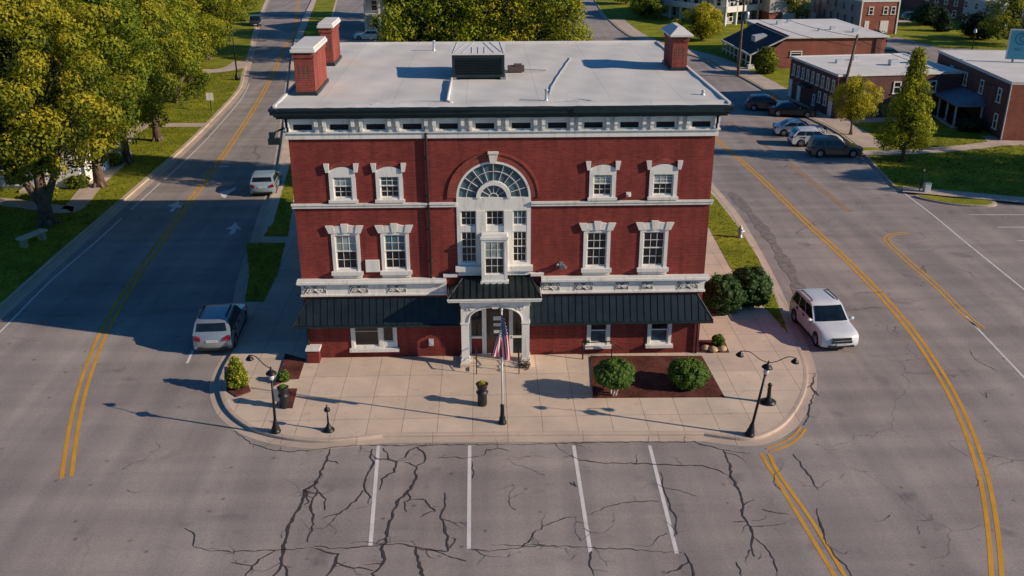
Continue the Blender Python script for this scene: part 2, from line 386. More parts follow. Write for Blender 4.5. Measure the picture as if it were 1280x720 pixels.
def lawn(poly, z, m='grass', name='lawn'): struct(name, MB().sheet(poly, z), M[m])
lawn([(-15.675, 16.027), (-13.241, 15.944), (-12.691, 10.712), (-12.611, 6.708), (-13.63, 6.741), (-14.287, 10.765)], KH + 0.012)
lawn([(-14.886, 17.187), (-13.318, 17.134), (-14.118, 23.1), (-15.717, 32.771)] + [(-9.6, 36), (-16.6, 36), (-14.8, 20)], KH + 0.012)
lawn([(-21.8, 68), (-17.3, 40), (-9, 38.5), (11, 38.5), (12.6, 62), (11.2, 90), (12.4, 130), (15, 170), (-20, 170), (-20, 114), (-18.2, 100), (-21, 98)], KH + 0.012)
lawn([(-28.9, 112), (-22.2, 70), (-25.5, 113), (-32, 170), (-36, 170)], KH + 0.012)
lawn([(9.3, 8.5), (10.8, 9.5), (10.8, 17), (9.3, 17)], KH + 0.012)
lawn([(13.624, 18.56), (13.262, 10.97), (13.654, 5.422), (13.952, 1.895), (14.498, 5.71), (15.273, 12.202), (15.528, 18.82), (15.483, 24.682)] + [(14.6, 38), (12.2, 37), (11.9, 20)], KH + 0.012)
struct('parking_lot', MB().sheet([(-25.0, 112), (-21, 99), (-9, 101), (-9, 165), (-31, 165)], KH + 0.02), M['asphalt'])
lawn([(-9.4, 17.8), (11, 17.8), (11.5, 38.2), (-9.4, 38.2)], KH + 0.008)
struct('mulch_bed', MB().prism([(4.008, -0.302), (3.7, -4.23), (9.323, -4.339), (9.186, -0.468)], KH, KH + 0.05), M['mulchm'])
struct('mulch_bed', MB().prism([(9.395, 1.233), (10.629, 1.193), (10.552, -0.096), (9.2, -0.053)], KH, KH + 0.05), M['mulchm'])
struct('mulch_bed', MB().prism([(-10.264, 0.407), (-9.225, -0.204), (-9.185, -2.084), (-9.67, -2.144), (-10.154, -2.72), (-10.146, -1.521)], KH, KH + 0.05), M['mulchm'])
struct('mulch_bed', MB().prism([(-9.781, -3.022), (-9.083, -3.044), (-8.983, -4.713), (-9.534, -4.629)], KH, KH + 0.05), M['mulchm'])
struct('mulch_bed', MB().prism([(-12.721, -0.814), (-11.698, -1.625), (-11.059, -3.197), (-11.566, -3.675), (-12.12, -3.091)], KH, KH + 0.05), M['mulchm'])

# left block
lk = spline([(-25.306, -11.251), (-25.889, -3.22), (-26.127, 2.741), (-26.266, 9.261), (-26.399, 14.412), (-26.435, 20.258), (-26.512, 29.175), (-26.612, 40.802), (-27.166, 53.232), (-28.153, 67.341)] + [(-30.1, 78), (-33.2, 95), (-37.6, 118), (-43.5, 152), (-48, 180)], 6)
struct('lawn', MB().prism(lk + [(-130, 180), (-130, -40)], 0.0, KH), M['grass'])
lkm = MB(); kerb_strip(lkm, lk, 1, w=0.28); gutter_strip(lkm, lk, 1, 0.55); struct('kerb', lkm, M['kerb'])
struct('path', MB().ribbon(spline([(-40.584, 26.252), (-35.071, 25.299), (-30.419, 23.485), (-29.275, 23.625), (-30.061, 29.511), (-30.643, 36.953)] + [(-32.5, 42), (-33, 50)], 6), 1.5, KH + 0.012), M['path'])
struct('path', MB().ribbon([(-30.973, 49.199), (-27.13, 49.056)], 1.6, KH + 0.014), M['path'])
struct('path', MB().ribbon(spline([(-36.29, 79.083), (-33.824, 78.983), (-32.222, 81.243), (-32.067, 86.153)], 5), 2.6, KH + 0.016), M['path'])
# right block
rk = spline([(22.6, 175), (21.2, 150), (20.6, 129)] + [(21.439, 106.17), (24.838, 94.795), (27.914, 85.61), (28.795, 78.174), (29.653, 69.962), (30.033, 61.426), (30.184, 52.161), (30.803, 46.893), (30.969, 43.068), (30.659, 37.35), (30.118, 33.275), (29.652, 29.79), (29.341, 26.587), (30.522, 25.732), (32.799, 25.054), (37.155, 23.352), (42.644, 21.135)], 5)
struct('lawn', MB().prism(rk + [(120, 22), (120, 175)], 0.0, KH), M['grass'])
rkm = MB(); kerb_strip(rkm, rk, 1); gutter_strip(rkm, rk, 1, 0.4); struct('kerb', rkm, M['kerb'])
struct('path', MB().ribbon([(29.602, 26.067), (32.18, 24.977), (37.466, 22.871)], 1.5, KH + 0.02), M['path'])
struct('path', MB().ribbon(spline([(30.234, 36.567), (34.123, 36.69), (39.399, 37.845), (43.609, 39.364), (47.508, 40.081)], 5), 1.5, KH + 0.014), M['path'])
struct('path', MB().sheet([(43.159, 42.012), (47.756, 41.843), (45.909, 38.436), (42.506, 38.56)], KH + 0.02), M['path'])
struct('path', MB().ribbon(offset(rk, 1.5)[10:60], 2.4, KH + 0.01), M['path'])
struct('path', MB().sheet([(32.623, 49.552), (39.252, 50.008), (38.546, 48.29), (31.66, 47.194)], KH + 0.017), M['path'])
struct('driveway', MB().sheet([(46.666, 90.962), (61.334, 105.297), (63.162, 93.17), (61.431, 83.574), (49.566, 65.234), (50.54, 86.654)], KH + 0.02), M['asphalt'])
struct('driveway', MB().ribbon(spline([(46.538, 93.875), (55.933, 92.01), (64.698, 91.639), (74.103, 88.401)], 5), 3.0, KH + 0.024), M['asphalt'])
struct('path', MB().ribbon([(67.386, 123.547), (81.503, 127.372), (88.143, 116.306)], 3.0, KH + 0.02), M['path'])
isl = spline([(29.851, 24.568), (30.406, 23.587), (31.861, 22.416), (33.897, 21.98), (34.777, 22.499), (34.486, 23.162), (32.224, 23.81), (30.821, 24.534)], 5, True)
struct('kerb', MB().prism(isl, 0, 0.12), M['kerb'])
struct('lawn', MB().prism([(c[0] * 0.9 + (32.289, 23.333)[0] * 0.1, c[1] * 0.88 + (32.289, 23.333)[1] * 0.12) for c in isl], 0.1, 0.145), M['grass'])

# ------------------------------------------------------------------ road paint
ZP = 0.005
def stripe(name, pts, w, m, z=ZP, n=8, sm=True):
    struct(name, MB().ribbon(spline(pts, n) if sm and len(pts) > 2 else pts, w, z), M[m])
for a, b in ([(-5.112, -7.528), (-4.744, -13.749)], [(-1.524, -7.641), (-1.466, -14.017)], [(2.564, -7.769), (2.542, -14.306)], [(5.549, -7.863), (5.371, -14.475)]):
    stripe('parking_line', [a, b], 0.14, 'wline')
yl = spline([(-16.504, -9.392), (-17.751, -5.48), (-18.699, -2.005), (-19.584, 2.083), (-20.149, 5.706), (-20.651, 10.369), (-21.097, 16.065), (-21.64, 23.002), (-22.136, 30.96), (-23.115, 43.553), (-24.622, 60.123), (-27.024, 81.626), (-29.121, 97.083)] + [(-30.5, 112), (-35, 140), (-40, 170)], 8)
for s in (-0.17, 0.17): struct('center_line', MB().ribbon(offset(yl, s), 0.16, ZP), M['yline'])
stripe('edge_line', [(-24.963, -1.046), (-24.994, 3.622), (-25.293, 9.229), (-25.31, 12.645), (-25.247, 16.94), (-25.27, 21.557)], 0.1, 'wline')
stripe('edge_line', [(-25.281, 23.307), (-25.345, 29.984)], 0.1, 'wline')
stripe('edge_line', [(-25.322, 31.073), (-25.39, 37.018), (-25.651, 45.158), (-26.669, 61.039), (-27.969, 71.236)], 0.1, 'wline')
yr = spline([(19.42, 46.333), (19.695, 41.101), (20.175, 29.904), (20.341, 18.655), (20.507, 13.245), (20.515, 8.291), (20.397, 4.581), (20.103, 0.975), (19.537, -2.852), (18.883, -5.992), (17.877, -9.553), (16.775, -12.553), (15.311, -15.888), (13.936, -18.646)], 8)
for s in (-0.15, 0.15): struct('center_line', MB().ribbon(offset(yr, s), 0.16, ZP), M['yline'])
stripe('turn_lane_line', [(22.504, 49.236), (23.026, 43.057), (23.437, 38.153)], 0.4, 'oline')
stripe('turn_lane_line', [(23.624, 33.998), (23.815, 27.824), (23.975, 21.248)], 0.5, 'oline')
y2 = spline([(26.215, 16.861), (25.123, 16.589), (24.368, 15.853), (24.151, 14.678), (24.06, 11.381), (24.039, 7.941), (23.804, 4.065), (23.862, 2.408)], 8)
for s in (-0.14, 0.14): struct('turn_lane_line', MB().ribbon(offset(y2, s), 0.11, ZP), M['yline'])
stripe('edge_line', [(29.493, 26.376), (29.342, 20.536), (29.004, 15.099), (28.594, 7.331), (28.255, 2.171)], 0.11, 'wline')
stripe('edge_line', [(23.757, 3.966), (23.463, 0.34), (23.212, -2.742), (22.691, -7.381)], 0.11, 'wline')
for a, b in ([(31.834, 20.364), (38.178, 20.145)], [(32.425, 17.756), (36.721, 17.609)], [(32.358, 15.133), (35.243, 15.036)]):
    stripe('parking_line', [a, b], 0.1, 'wline')
y3 = [(9.758, -8.573), (9.879, -10.731), (10.001, -12.713), (10.163, -15.731), (10.192, -17.541)]
y4 = [(10.067, -8.583), (10.045, -9.85), (10.154, -10.992), (10.359, -12.815), (10.493, -15.741), (10.504, -17.55)]
stripe('corner_line', y3, 0.14, 'yline'); stripe('corner_line', y4, 0.14, 'yline', ZP + 0.003)
stripe('corner_line', [(12.069, -6.799), (11.654, -7.4), (10.981, -8.034), (10.13, -8.47)], 0.11, 'yline', ZP + 0.006)
stripe('corner_line', [(11.914, -6.669), (11.518, -7.213), (10.862, -7.794), (10.07, -8.238)], 0.09, 'yline', ZP + 0.009)
M['patch'] = plain('dark_asphalt_patch', (.205, .172, .158), .9, var=.35, scale=3)
pl = spline([(16.535, 26.222), (16.654, 22.035), (16.661, 17.343), (16.368, 12.701), (16.007, 8.912), (15.718, 6.639)], 6)
struct('asphalt_patch', MB().ribbon(offset(pl, .45), [.12 + .5 * abs(math.sin(i * .41)) + .35 * abs(math.sin(i * 1.3)) for i in range(len(pl))], .009), M['patch'])
# turn arrows on the shaded lane
def arrow(poly): struct('road_arrow', MB().sheet(poly, ZP), M['wline'])
arrow([(-23.097, 24.32), (-22.719, 24.778), (-22.703, 25.523), (-22.369, 24.925), (-22.371, 24.504), (-21.869, 24.174), (-21.827, 23.709), (-22.295, 23.93), (-22.269, 22.915), (-22.547, 23.024), (-22.546, 23.939)])
arrow([(-20.295, 27.598), (-19.648, 28.092), (-19.38, 28.9), (-19.249, 28.078), (-19.46, 27.059), (-19.475, 25.952), (-19.801, 26.292)])
arrow([(-17.754, 19.064), (-17.47, 19.688), (-17.436, 20.521), (-17.057, 19.674), (-16.621, 18.935), (-17.015, 19.128), (-16.953, 18.151), (-17.256, 17.987), (-17.315, 19.049)])
stripe('stop_bar', [(-22.752, 34.683), (-21.277, 34.631)], 0.22, 'wline')
stripe('parking_tick', [(-14.818, 1.232), (-14.699, -0.109)], 0.12, 'wline')

# ------------------------------------------------------------------ cracks in the parking bay
ck = MB(); CR = []
def crack(pts, w):
    out = []; r = random.Random(int(abs(pts[0][0]) * 1000))
    for (a, b) in zip(pts[:-1], pts[1:]):
        L_ = math.hypot(b[0] - a[0], b[1] - a[1]); n = max(2, int(L_ / 0.16))
        for k in range(n):
            t = k / n; out.append((a[0] + (b[0] - a[0]) * t + r.uniform(-.045, .045), a[1] + (b[1] - a[1]) * t + r.uniform(-.045, .045)))
    out.append(pts[-1]); n = len(out)
    CR.append((out, w))
    ck.ribbon(out, [w * r.uniform(0.45, 1.25) * min(1, 0.35 + 3.0 * min(i + 0.3, n - 1 - i + 0.3) / n) for i in range(n)], 0.0115)
for w, pts in [
 (.13, [(-6.934, -7.752), (-7.061, -9.132), (-7.122, -10.036), (-7.502, -10.461), (-7.418, -11.226), (-7.685, -12.653), (-7.596, -13.84), (-7.522, -14.679), (-7.635, -15.211), (-7.659, -15.729)]),
 (.09, [(-7.253, -9.854), (-7.003, -10.649), (-7.129, -11.318), (-6.84, -12.37), (-6.855, -13.501)]),
 (.06, [(-7.017, -10.562), (-6.658, -11.083), (-6.557, -11.744)]), (.06, [(-6.954, -8.474), (-6.491, -8.775)]),
 (.08, [(-7.502, -10.461), (-7.173, -11.234), (-7.34, -11.394)]),
 (.09, [(-5.296, -7.743), (-5.339, -8.332), (-5.15, -8.817), (-5.368, -9.912), (-5.297, -10.53), (-5.05, -10.965), (-5.082, -11.381)]),
 (.08, [(-5.297, -10.53), (-5.641, -11.364), (-6.002, -11.922), (-6.536, -12.191)]),
 (.09, [(-4.919, -7.755), (-4.676, -8.06), (-4.61, -8.548), (-4.32, -8.748), (-4.347, -9.401), (-4.736, -9.843), (-4.746, -10.547)]),
 (.08, [(-5.165, -8.473), (-4.631, -8.547)]), (.08, [(-4.328, -8.652), (-4.006, -8.47), (-3.836, -7.889), (-3.551, -7.658), (-3.189, -8.341), (-3.249, -8.781), (-3.545, -9.055), (-3.984, -8.758)]),
 (.13, [(-3.524, -9.056), (-3.491, -9.881), (-3.688, -10.666), (-4.032, -11.331), (-4.209, -12.606), (-4.24, -13.581), (-4.361, -13.939), (-4.215, -14.506), (-4.308, -14.913), (-4.501, -15.175), (-4.315, -15.703)]),
 (.08, [(-3.688, -10.666), (-3.602, -11.178), (-3.787, -11.339), (-3.666, -11.914)]), (.07, [(-3.602, -11.178), (-3.058, -11.228), (-2.681, -11.944), (-2.919, -11.985), (-3.144, -12.248)]),
 (.1, [(-2.386, -10.792), (-2.358, -11.548), (-2.452, -12.349), (-2.198, -13.35), (-2.106, -14.151), (-2.399, -14.071), (-3.131, -13.977)]), (.06, [(-2.111, -14.008), (-1.869, -13.508), (-2.056, -13.428)]),
 (.07, [(-6.617, -13.726), (-5.864, -13.893), (-5.149, -13.8), (-4.382, -13.722), (-3.792, -13.668), (-3.23, -13.859), (-2.581, -14.065), (-2.162, -14.36)]),
 (.05, [(-10.646, -13.602), (-10.02, -13.908), (-8.93, -13.941), (-7.673, -13.909), (-6.605, -13.798)]), (.05, [(-10.646, -13.602), (-10.738, -13.012), (-11.202, -12.621)]),
 (.1, [(-6.514, -13.801), (-6.105, -14.099), (-5.733, -14.18), (-5.823, -14.799), (-5.973, -15.262)]), (.06, [(-5.719, -14.598), (-5.291, -14.815), (-4.515, -15.041)]),
 (.07, [(-7.886, -13.973), (-8.293, -14.381), (-8.497, -15.052), (-8.58, -15.444)]), (.05, [(-8.411, -14.652), (-9.156, -14.492)]),
 (.12, [(-3.227, -13.902), (-3.095, -14.54), (-2.913, -15.355), (-2.754, -15.879)]), (.07, [(-7.491, -14.612), (-7.248, -14.957), (-7.122, -15.488)]),
 (.05, [(-2.789, -8.509), (-2.21, -8.449), (-1.626, -8.545), (-0.939, -8.334), (-0.831, -7.983), (-0.347, -7.899), (0.025, -8.109)]), (.05, [(-2.162, -14.36), (-1.527, -14.657)]),
 (.05, [(-1.349, -9.948), (-1.413, -8.743)]), (.05, [(-1.4, -14.058), (-0.764, -14.192), (-0.034, -14.043), (1.07, -13.89)]),
 (.06, [(-11.061, -6.221), (-10.18, -7.187), (-9.314, -7.717), (-8.539, -7.86), (-7.595, -7.771), (-6.77, -7.557), (-5.487, -7.476), (-4.29, -7.574), (-2.454, -7.572), (0.146, -7.613)]),
 (.06, [(0.144, -7.653), (2.318, -7.6), (3.738, -7.563), (7.331, -7.635), (8.386, -8.272), (9.379, -8.599)]),

 (.07, [(2.133, -8.566), (2.403, -8.516), (2.744, -8.835), (3.773, -9.058), (5.128, -9.138), (6.261, -9.268), (7.291, -9.356), (7.934, -9.747), (8.25, -10.157)]),
 (.1, [(8.386, -8.272), (8.368, -9.239), (8.25, -10.157), (8.286, -11.038), (8.223, -11.876), (8.012, -12.514), (8.185, -13.142), (8.12, -13.741), (7.914, -14.173), (7.881, -14.71)]),
 (.06, [(8.223, -11.876), (8.691, -11.592)]), (.06, [(8.028, -12.829), (7.641, -12.848)]), (.05, [(8.185, -13.142), (9.053, -13.092), (9.475, -12.951)]),
 (.05, [(8.167, -13.743), (8.422, -14.332), (8.451, -15.032), (8.347, -15.7)]), (.05, [(8.839, -12.139), (9.084, -12.308), (9.71, -12.487)]),
 (.06, [(11.026, -8.65), (11.101, -9.606), (11.178, -10.338), (11.203, -11.042)]), (.07, [(10.773, -12.199), (10.474, -13.961), (10.505, -14.679), (10.715, -15.238), (10.701, -15.772)]),
 (.06, [(0.146, -14.077), (0.526, -13.728), (0.686, -13.289), (1.231, -12.774), (1.877, -12.404), (2.308, -12.417)]), (.05, [(2.802, -12.274), (3.437, -11.809), (4.148, -11.618), (5.343, -11.538)]),
 (.04, [(-0.762, -13.834), (1.158, -13.936), (2.699, -14.113), (4.229, -14.274), (5.563, -14.457)]), (.08, [(5.608, -14.458), (5.705, -14.879), (5.322, -15.235), (4.882, -15.462)]), (.08, [(5.705, -14.879), (5.714, -15.487), (5.667, -16.136)]),
 (.05, [(5.711, -9.715), (5.575, -10.781), (5.622, -11.63), (5.686, -12.6), (5.56, -13.514)]), (.06, [(2.588, -14.295), (2.471, -14.985), (2.546, -15.522)]),
 (.05, [(2.153, -10.236), (2.426, -10.596), (2.356, -10.242)]), (.05, [(7.249, -14.995), (7.214, -15.665)]),
 (.1, [(14.058, -1.965), (13.402, -3.34), (13.368, -3.971), (12.811, -4.969), (12.419, -5.99), (12.084, -6.54)]), (.08, [(13.402, -3.34), (13.073, -3.401), (12.806, -3.814)]), (.08, [(13.402, -3.553), (13.492, -4.113)]),
 (.05, [(17.708, 4.854), (18.723, 4.99), (19.359, 5.208), (20.128, 5.046)]), (.04, [(22.061, 0.094), (21.907, -1.0), (22.353, -2.066)])]:
    crack(pts, w * 0.85)
def hair(x, y, a, ln, w, r, depth=0):
    pts = [(x, y)]; n = max(3, int(ln / .11))
    for k in range(n):
        a += r.uniform(-.55, .55); x += .11 * math.cos(a); y += .11 * math.sin(a); pts.append((x, y))
        if depth < 1 and r.random() < .06: hair(x, y, a + r.choice((-1, 1)) * r.uniform(.6, 1.3), ln * r.uniform(.25, .5), w * .7, r, depth + 1)
    ck.ribbon(pts, [w * r.uniform(.5, 1.2) * (1 - .8 * k / n) for k in range(n + 1)], .0125 + .0005 * depth)
hr = random.Random(11)
for line, w in list(CR):
    for k in range(1, len(line) - 1):
        if hr.random() < .085:
            dx, dy = line[k + 1][0] - line[k - 1][0], line[k + 1][1] - line[k - 1][1]
            hair(line[k][0], line[k][1], math.atan2(dy, dx) + hr.choice((-1, 1)) * hr.uniform(.5, 1.5), hr.uniform(.25, 1.3), w * hr.uniform(.3, .55), hr)
for k in range(46):
    hair(hr.uniform(-15, 22), hr.uniform(-19, -8.2), hr.uniform(0, 6.28), hr.uniform(.5, 2.6), hr.uniform(.018, .032), hr)
for k in range(26):
    hair(hr.uniform(16.5, 27), hr.uniform(-6, 34), hr.uniform(0, 6.28), hr.uniform(.5, 2.4), hr.uniform(.02, .04), hr)
struct('asphalt_cracks', ck, M['crack'])

# ------------------------------------------------------------------ grass growing up from the lawns, fraying their edges
def inside(p, poly):
    c = False; n = len(poly); j = n - 1
    for i in range(n):
        if (poly[i][1] > p[1]) != (poly[j][1] > p[1]) and p[0] < (poly[j][0] - poly[i][0]) * (p[1] - poly[i][1]) / (poly[j][1] - poly[i][1]) + poly[i][0]: c = not c
        j = i
    return c
def near(p, line, d):
    for a, b in zip(line[:-1], line[1:]):
        vx, vy = b[0] - a[0], b[1] - a[1]; L2 = vx * vx + vy * vy or 1e-9
        t = max(0, min(1, ((p[0] - a[0]) * vx + (p[1] - a[1]) * vy) / L2))
        if (p[0] - a[0] - t * vx) ** 2 + (p[1] - a[1] - t * vy) ** 2 < d * d: return True
    return False
M['blade'] = leaf_mat('grass_blades', (0.07, 0.10, 0.008), (0.17, 0.19, 0.014), (0.36, 0.31, 0.03), 0.3)
def tufts(areas, dens, size, seed):
    r = random.Random(seed); vs = []; fs = []; tn = []
    for poly, avoid in areas:
        x0, x1 = min(p[0] for p in poly), max(p[0] for p in poly); y0, y1 = min(p[1] for p in poly), max(p[1] for p in poly)
        for _ in range(int((x1 - x0) * (y1 - y0) * dens)):
            p = (r.uniform(x0, x1), r.uniform(y0, y1))
            if not inside(p, poly) or any(near(p, l, d) for l, d in avoid): continue
            patch = math.sin(p[0] * 1.3 + 2 * math.sin(p[1] * .7)) * math.sin(p[1] * 1.1 + math.sin(p[0]))
            for _ in range(3):
                a = r.uniform(0, 6.28); s = size * r.uniform(.5, 1.3); q = (p[0] + r.uniform(-.08, .08), p[1] + r.uniform(-.08, .08)); o = len(vs)
                vs += [(q[0] - s * .3 * math.cos(a), q[1] - s * .3 * math.sin(a), KH), (q[0] + s * .3 * math.cos(a), q[1] + s * .3 * math.sin(a), KH), (q[0] + r.uniform(-.6, .6) * s, q[1] + r.uniform(-.6, .6) * s, KH + .01 + s * r.uniform(.5, 1.0))]
                fs.append((o, o + 1, o + 2)); tn.append(min(1, max(0, .45 + .2 * patch + r.uniform(-.25, .3))))
    me = bpy.data.meshes.new('grass_tufts'); me.from_pydata(vs, [], fs); me.materials.append(M['blade'])
    at = me.attributes.new('tone', 'FLOAT', 'FACE'); at.data.foreach_set('value', tn)
    o = bpy.data.objects.new('grass_tufts', me); col.objects.link(o); o['kind'] = 'stuff'; o['label'] = 'short grass on the lawns and verges'; o['category'] = 'grass'
lp1 = spline([(-40.584, 26.252), (-35.071, 25.299), (-30.419, 23.485), (-29.275, 23.625), (-30.061, 29.511), (-30.643, 36.953)] + [(-32.5, 42), (-33, 50)], 6)
lp2 = [(-30.973, 49.199), (-27.13, 49.056)]; lp3 = spline([(-36.29, 79.083), (-33.824, 78.983), (-32.222, 81.243), (-32.067, 86.153)], 5)
rp1 = [(29.602, 26.067), (32.18, 24.977), (37.466, 22.871)]; rp2 = spline([(30.234, 36.567), (34.123, 36.69), (39.399, 37.845), (43.609, 39.364), (47.508, 40.081)], 5)
lwn = [p for p in lk if 2 < p[1] < 85]
tufts([(lwn + [(-44, lwn[-1][1]), (-44, lwn[0][1])], [(lk, .3), (lp1, .8), (lp2, .85), (lp3, 1.4)]),
       ([(-15.675, 16.027), (-13.241, 15.944), (-12.691, 10.712), (-12.611, 6.708), (-13.63, 6.741), (-14.287, 10.765)], []),
       ([(-14.886, 17.187), (-13.318, 17.134), (-14.118, 23.1), (-15.717, 32.771)] + [(-9.6, 36), (-16.6, 36), (-14.8, 20)], []),
       ([(13.624, 18.56), (13.262, 10.97), (13.654, 5.422), (13.952, 1.895), (14.498, 5.71), (15.273, 12.202), (15.528, 18.82), (15.483, 24.682)], []),
       ([p for p in rk if 22 < p[1] < 45] + [(46, 22.5), (46, 41)], [(rk, .22), (rp1, .85), (rp2, .85), (offset(rk, 1.5)[10:60], 1.35)])], 16, .10, 3)

# ------------------------------------------------------------------ the brick hall
BH = thing('brick_building', 'large red brick hall with white trim, arched centre window and dark metal awnings', 'building')
W2, DEP, XC = 9.1, 17.2, -0.43
def holes_wall(mb, x0, x1, z0, z1, holes, y, reveal=0.16):
    xs = sorted(set([x0, x1] + [h[0] for h in holes] + [h[1] for h in holes])); zs = sorted(set([z0, z1] + [h[2] for h in holes] + [h[3] for h in holes]))
    for i in range(len(xs) - 1):
        for k in range(len(zs) - 1):
            cx, cz = (xs[i] + xs[i + 1]) / 2, (zs[k] + zs[k + 1]) / 2
            if any(h[0] < cx < h[1] and h[2] < cz < h[3] for h in holes): continue
            mb.add([(xs[i], y, zs[k]), (xs[i + 1], y, zs[k]), (xs[i + 1], y, zs[k + 1]), (xs[i], y, zs[k + 1])], [(0, 1, 2, 3)])
    for a, b, c, d in holes:
        mb.add([(a, y, c), (a, y, d), (a, y + reveal, d), (a, y + reveal, c)], [(0, 1, 2, 3)])
        mb.add([(b, y, c), (b, y + reveal, c), (b, y + reveal, d), (b, y, d)], [(0, 1, 2, 3)])
        mb.add([(a, y, d), (b, y, d), (b, y + reveal, d), (a, y + reveal, d)], [(0, 1, 2, 3)])
        mb.add([(a, y, c), (a, y + reveal, c), (b, y + reveal, c), (b, y, c)], [(0, 1, 2, 3)])
top_w = [(-7.5, -6.4), (-5.49, -4.37), (3.76, 4.88), (6.38, 7.57)]
mid_w = [(-7.6, -6.4), (-5.43, -4.22), (3.58, 4.74), (6.1, 7.32)]
gr_w = [(-7.05, -4.97), (3.86, 4.90), (6.68, 7.76)]
AR = 1.63; ASP = 7.80      # big arch radius and springing
holes = [(a, b, 7.78, 9.3) for a, b in top_w] + [(a, b, 4.46, 6.28) for a, b in mid_w] + [(a, b, 0.62, 2.3) for a, b in gr_w] + [(XC - AR, XC + AR, 4.2, ASP + AR)]
wm = MB(); holes_wall(wm, -W2, W2, 0.0, 11.4, holes, 0.0)
# spandrels of the great arch
NA = 24
for sgn in (-1, 1):
    arcp = [(XC + sgn * AR * math.cos(a), ASP + AR * math.sin(a)) for a in [math.pi / 2 * k / NA for k in range(NA + 1)]]
    cor = (XC + sgn * AR, ASP + AR)
    for k in range(NA):
        p, q = arcp[k], arcp[k + 1]
        f = [(cor[0], 0.0, cor[1]), (p[0], 0.0, p[1]), (q[0], 0.0, q[1])]
        wm.add(f, [(0, 2, 1) if sgn > 0 else (0, 1, 2)])
        wm.add([(p[0], 0.0, p[1]), (q[0], 0.0, q[1]), (q[0], 0.16, q[1]), (p[0], 0.16, p[1])], [(0, 1, 2, 3)])
wm.add([(-W2, 0, 0), (-W2, DEP, 0), (W2, DEP, 0), (W2, 0, 0), (-W2, 0, 11.4), (-W2, DEP, 11.4), (W2, DEP, 11.4), (W2, 0, 11.4)], [(0, 4, 5, 1), (1, 5, 6, 2), (2, 6, 7, 3)])
wall = wm.build('wall', M['brick'], BH)
# raised brick archivolt
av = MB()
for r0, r1, yy in ((AR + 0.30, AR + 0.40, -0.06), (AR + 0.005, AR + 0.30, -0.025)):
    n = 40
    for k in range(n):
        a, b = math.pi * k / n, math.pi * (k + 1) / n
        c = [(XC + r * math.cos(t), ASP + r * math.sin(t)) for r, t in ((r0, a), (r1, a), (r1, b), (r0, b))]
        av.prism_xz(c, yy, 0.0 + 0.002)
av.build('brick_arch', M['brick_d'], BH)
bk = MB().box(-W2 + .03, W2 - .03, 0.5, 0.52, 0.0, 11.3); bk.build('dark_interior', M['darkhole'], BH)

def sash(x0, x1, z0, z1, y, cols, rows, parent, gm, fw=0.055, mw=0.022):
    f = MB()
    f.box(x0, x0 + fw, y - .035, y, z0, z1).box(x1 - fw, x1, y - .035, y, z0, z1).box(x0 + fw, x1 - fw, y - .034, y, z0, z0 + fw).box(x0 + fw, x1 - fw, y - .034, y, z1 - fw, z1)
    for i in range(1, cols):
        x = x0 + fw + (x1 - x0 - 2 * fw) * i / cols; f.box(x - mw / 2, x + mw / 2, y - .028, y - .004, z0 + fw, z1 - fw)
    for i in range(1, rows):
        z = z0 + fw + (z1 - z0 - 2 * fw) * i / rows; f.box(x0 + fw, x1 - fw, y - .026, y - .006, z - mw / 2, z + mw / 2)
    f.build('sash', M['white'], parent)
    MB().add([(x0 + .01, y - .01, z0 + .01), (x1 - .01, y - .01, z0 + .01), (x1 - .01, y - .01, z1 - .01), (x0 + .01, y - .01, z1 - .01)], [(0, 1, 2, 3)]).build('pane', M[gm], parent)
def casing(x0, x1, z0, z1, w=0.13, arched=0.0, y0=-0.05):
    m = MB().box(x0 - .02, x0 + w, y0, .14, z0, z1).box(x1 - w, x1 + .02, y0, .14, z0, z1)
    if arched:
        n = 10; xm = (x0 + x1) / 2; hw = (x1 - x0) / 2 + .02
        top = [(xm - hw + 2 * hw * k / n, z1 + arched * (1 - (2 * k / n - 1) ** 2)) for k in range(n + 1)]
        m.prism_xz([(x0 - .02, z1 - w - 0.12), (x1 + .02, z1 - w - 0.12)] + top[::-1], y0 - .005, .13)
    else: m.box(x0 + w, x1 - w, y0 + .003, .13, z1 - w, z1)
    m.box(x0 + w, x1 - w, y0 + .03, .13, z0, z0 + .07)
    return m
def flare(mb, x0, x1, xa, xb, z0, z1, y0, y1): mb.prism_xz([(x0, z0), (x1, z0), (xb, z1), (xa, z1)], y0, y1)
for i, (a, b) in enumerate(top_w):
    w = casing(a, b, 7.78, 9.06, 0.15, 0.18).build('window', M['white'], BH)
    zt = 8.86
    gm = ['glass', 'blind', 'blind', 'blind'][i]
    sash(a + .15, b - .15, 8.36, zt, 0.05, 3, 2 if i < 2 else 3, w, ['blind', 'skyglass', 'blind', 'blind'][i])
    sash(a + .15, b - .15, 7.85, 8.40, 0.09, 3, 2, w, 'glass')
    MB().box(a - .08, b + .08, -.16, .1, 7.66, 7.78).build('sill', M['stone'], w)
    for s, xx in ((-1, a), (1, b)):
        k = MB()
        flare(k, xx - .13 if s < 0 else xx - .02, xx + .02 if s < 0 else xx + .13, xx - .2 if s < 0 else xx - .03, xx + .03 if s < 0 else xx + .2, 9.02, 9.40, -.12, 0.0)
        k.build('keystone', M['stone'], w)
    hb = MB(); n = 10; xm = (a + b) / 2; hw = (b - a) / 2 - .06
    for q in range(n):
        u0, u1 = q / n * 2 - 1, (q + 1) / n * 2 - 1
        z = lambda u: 9.08 + .2 * (1 - u * u)
        hb.prism_xz([(xm + hw * u0, z(u0)), (xm + hw * u1, z(u1)), (xm + hw * u1, z(u1) + .2), (xm + hw * u0, z(u0) + .2)], -.03, 0.0)
    hb.build('brick_hood', M['brick_d'], w)
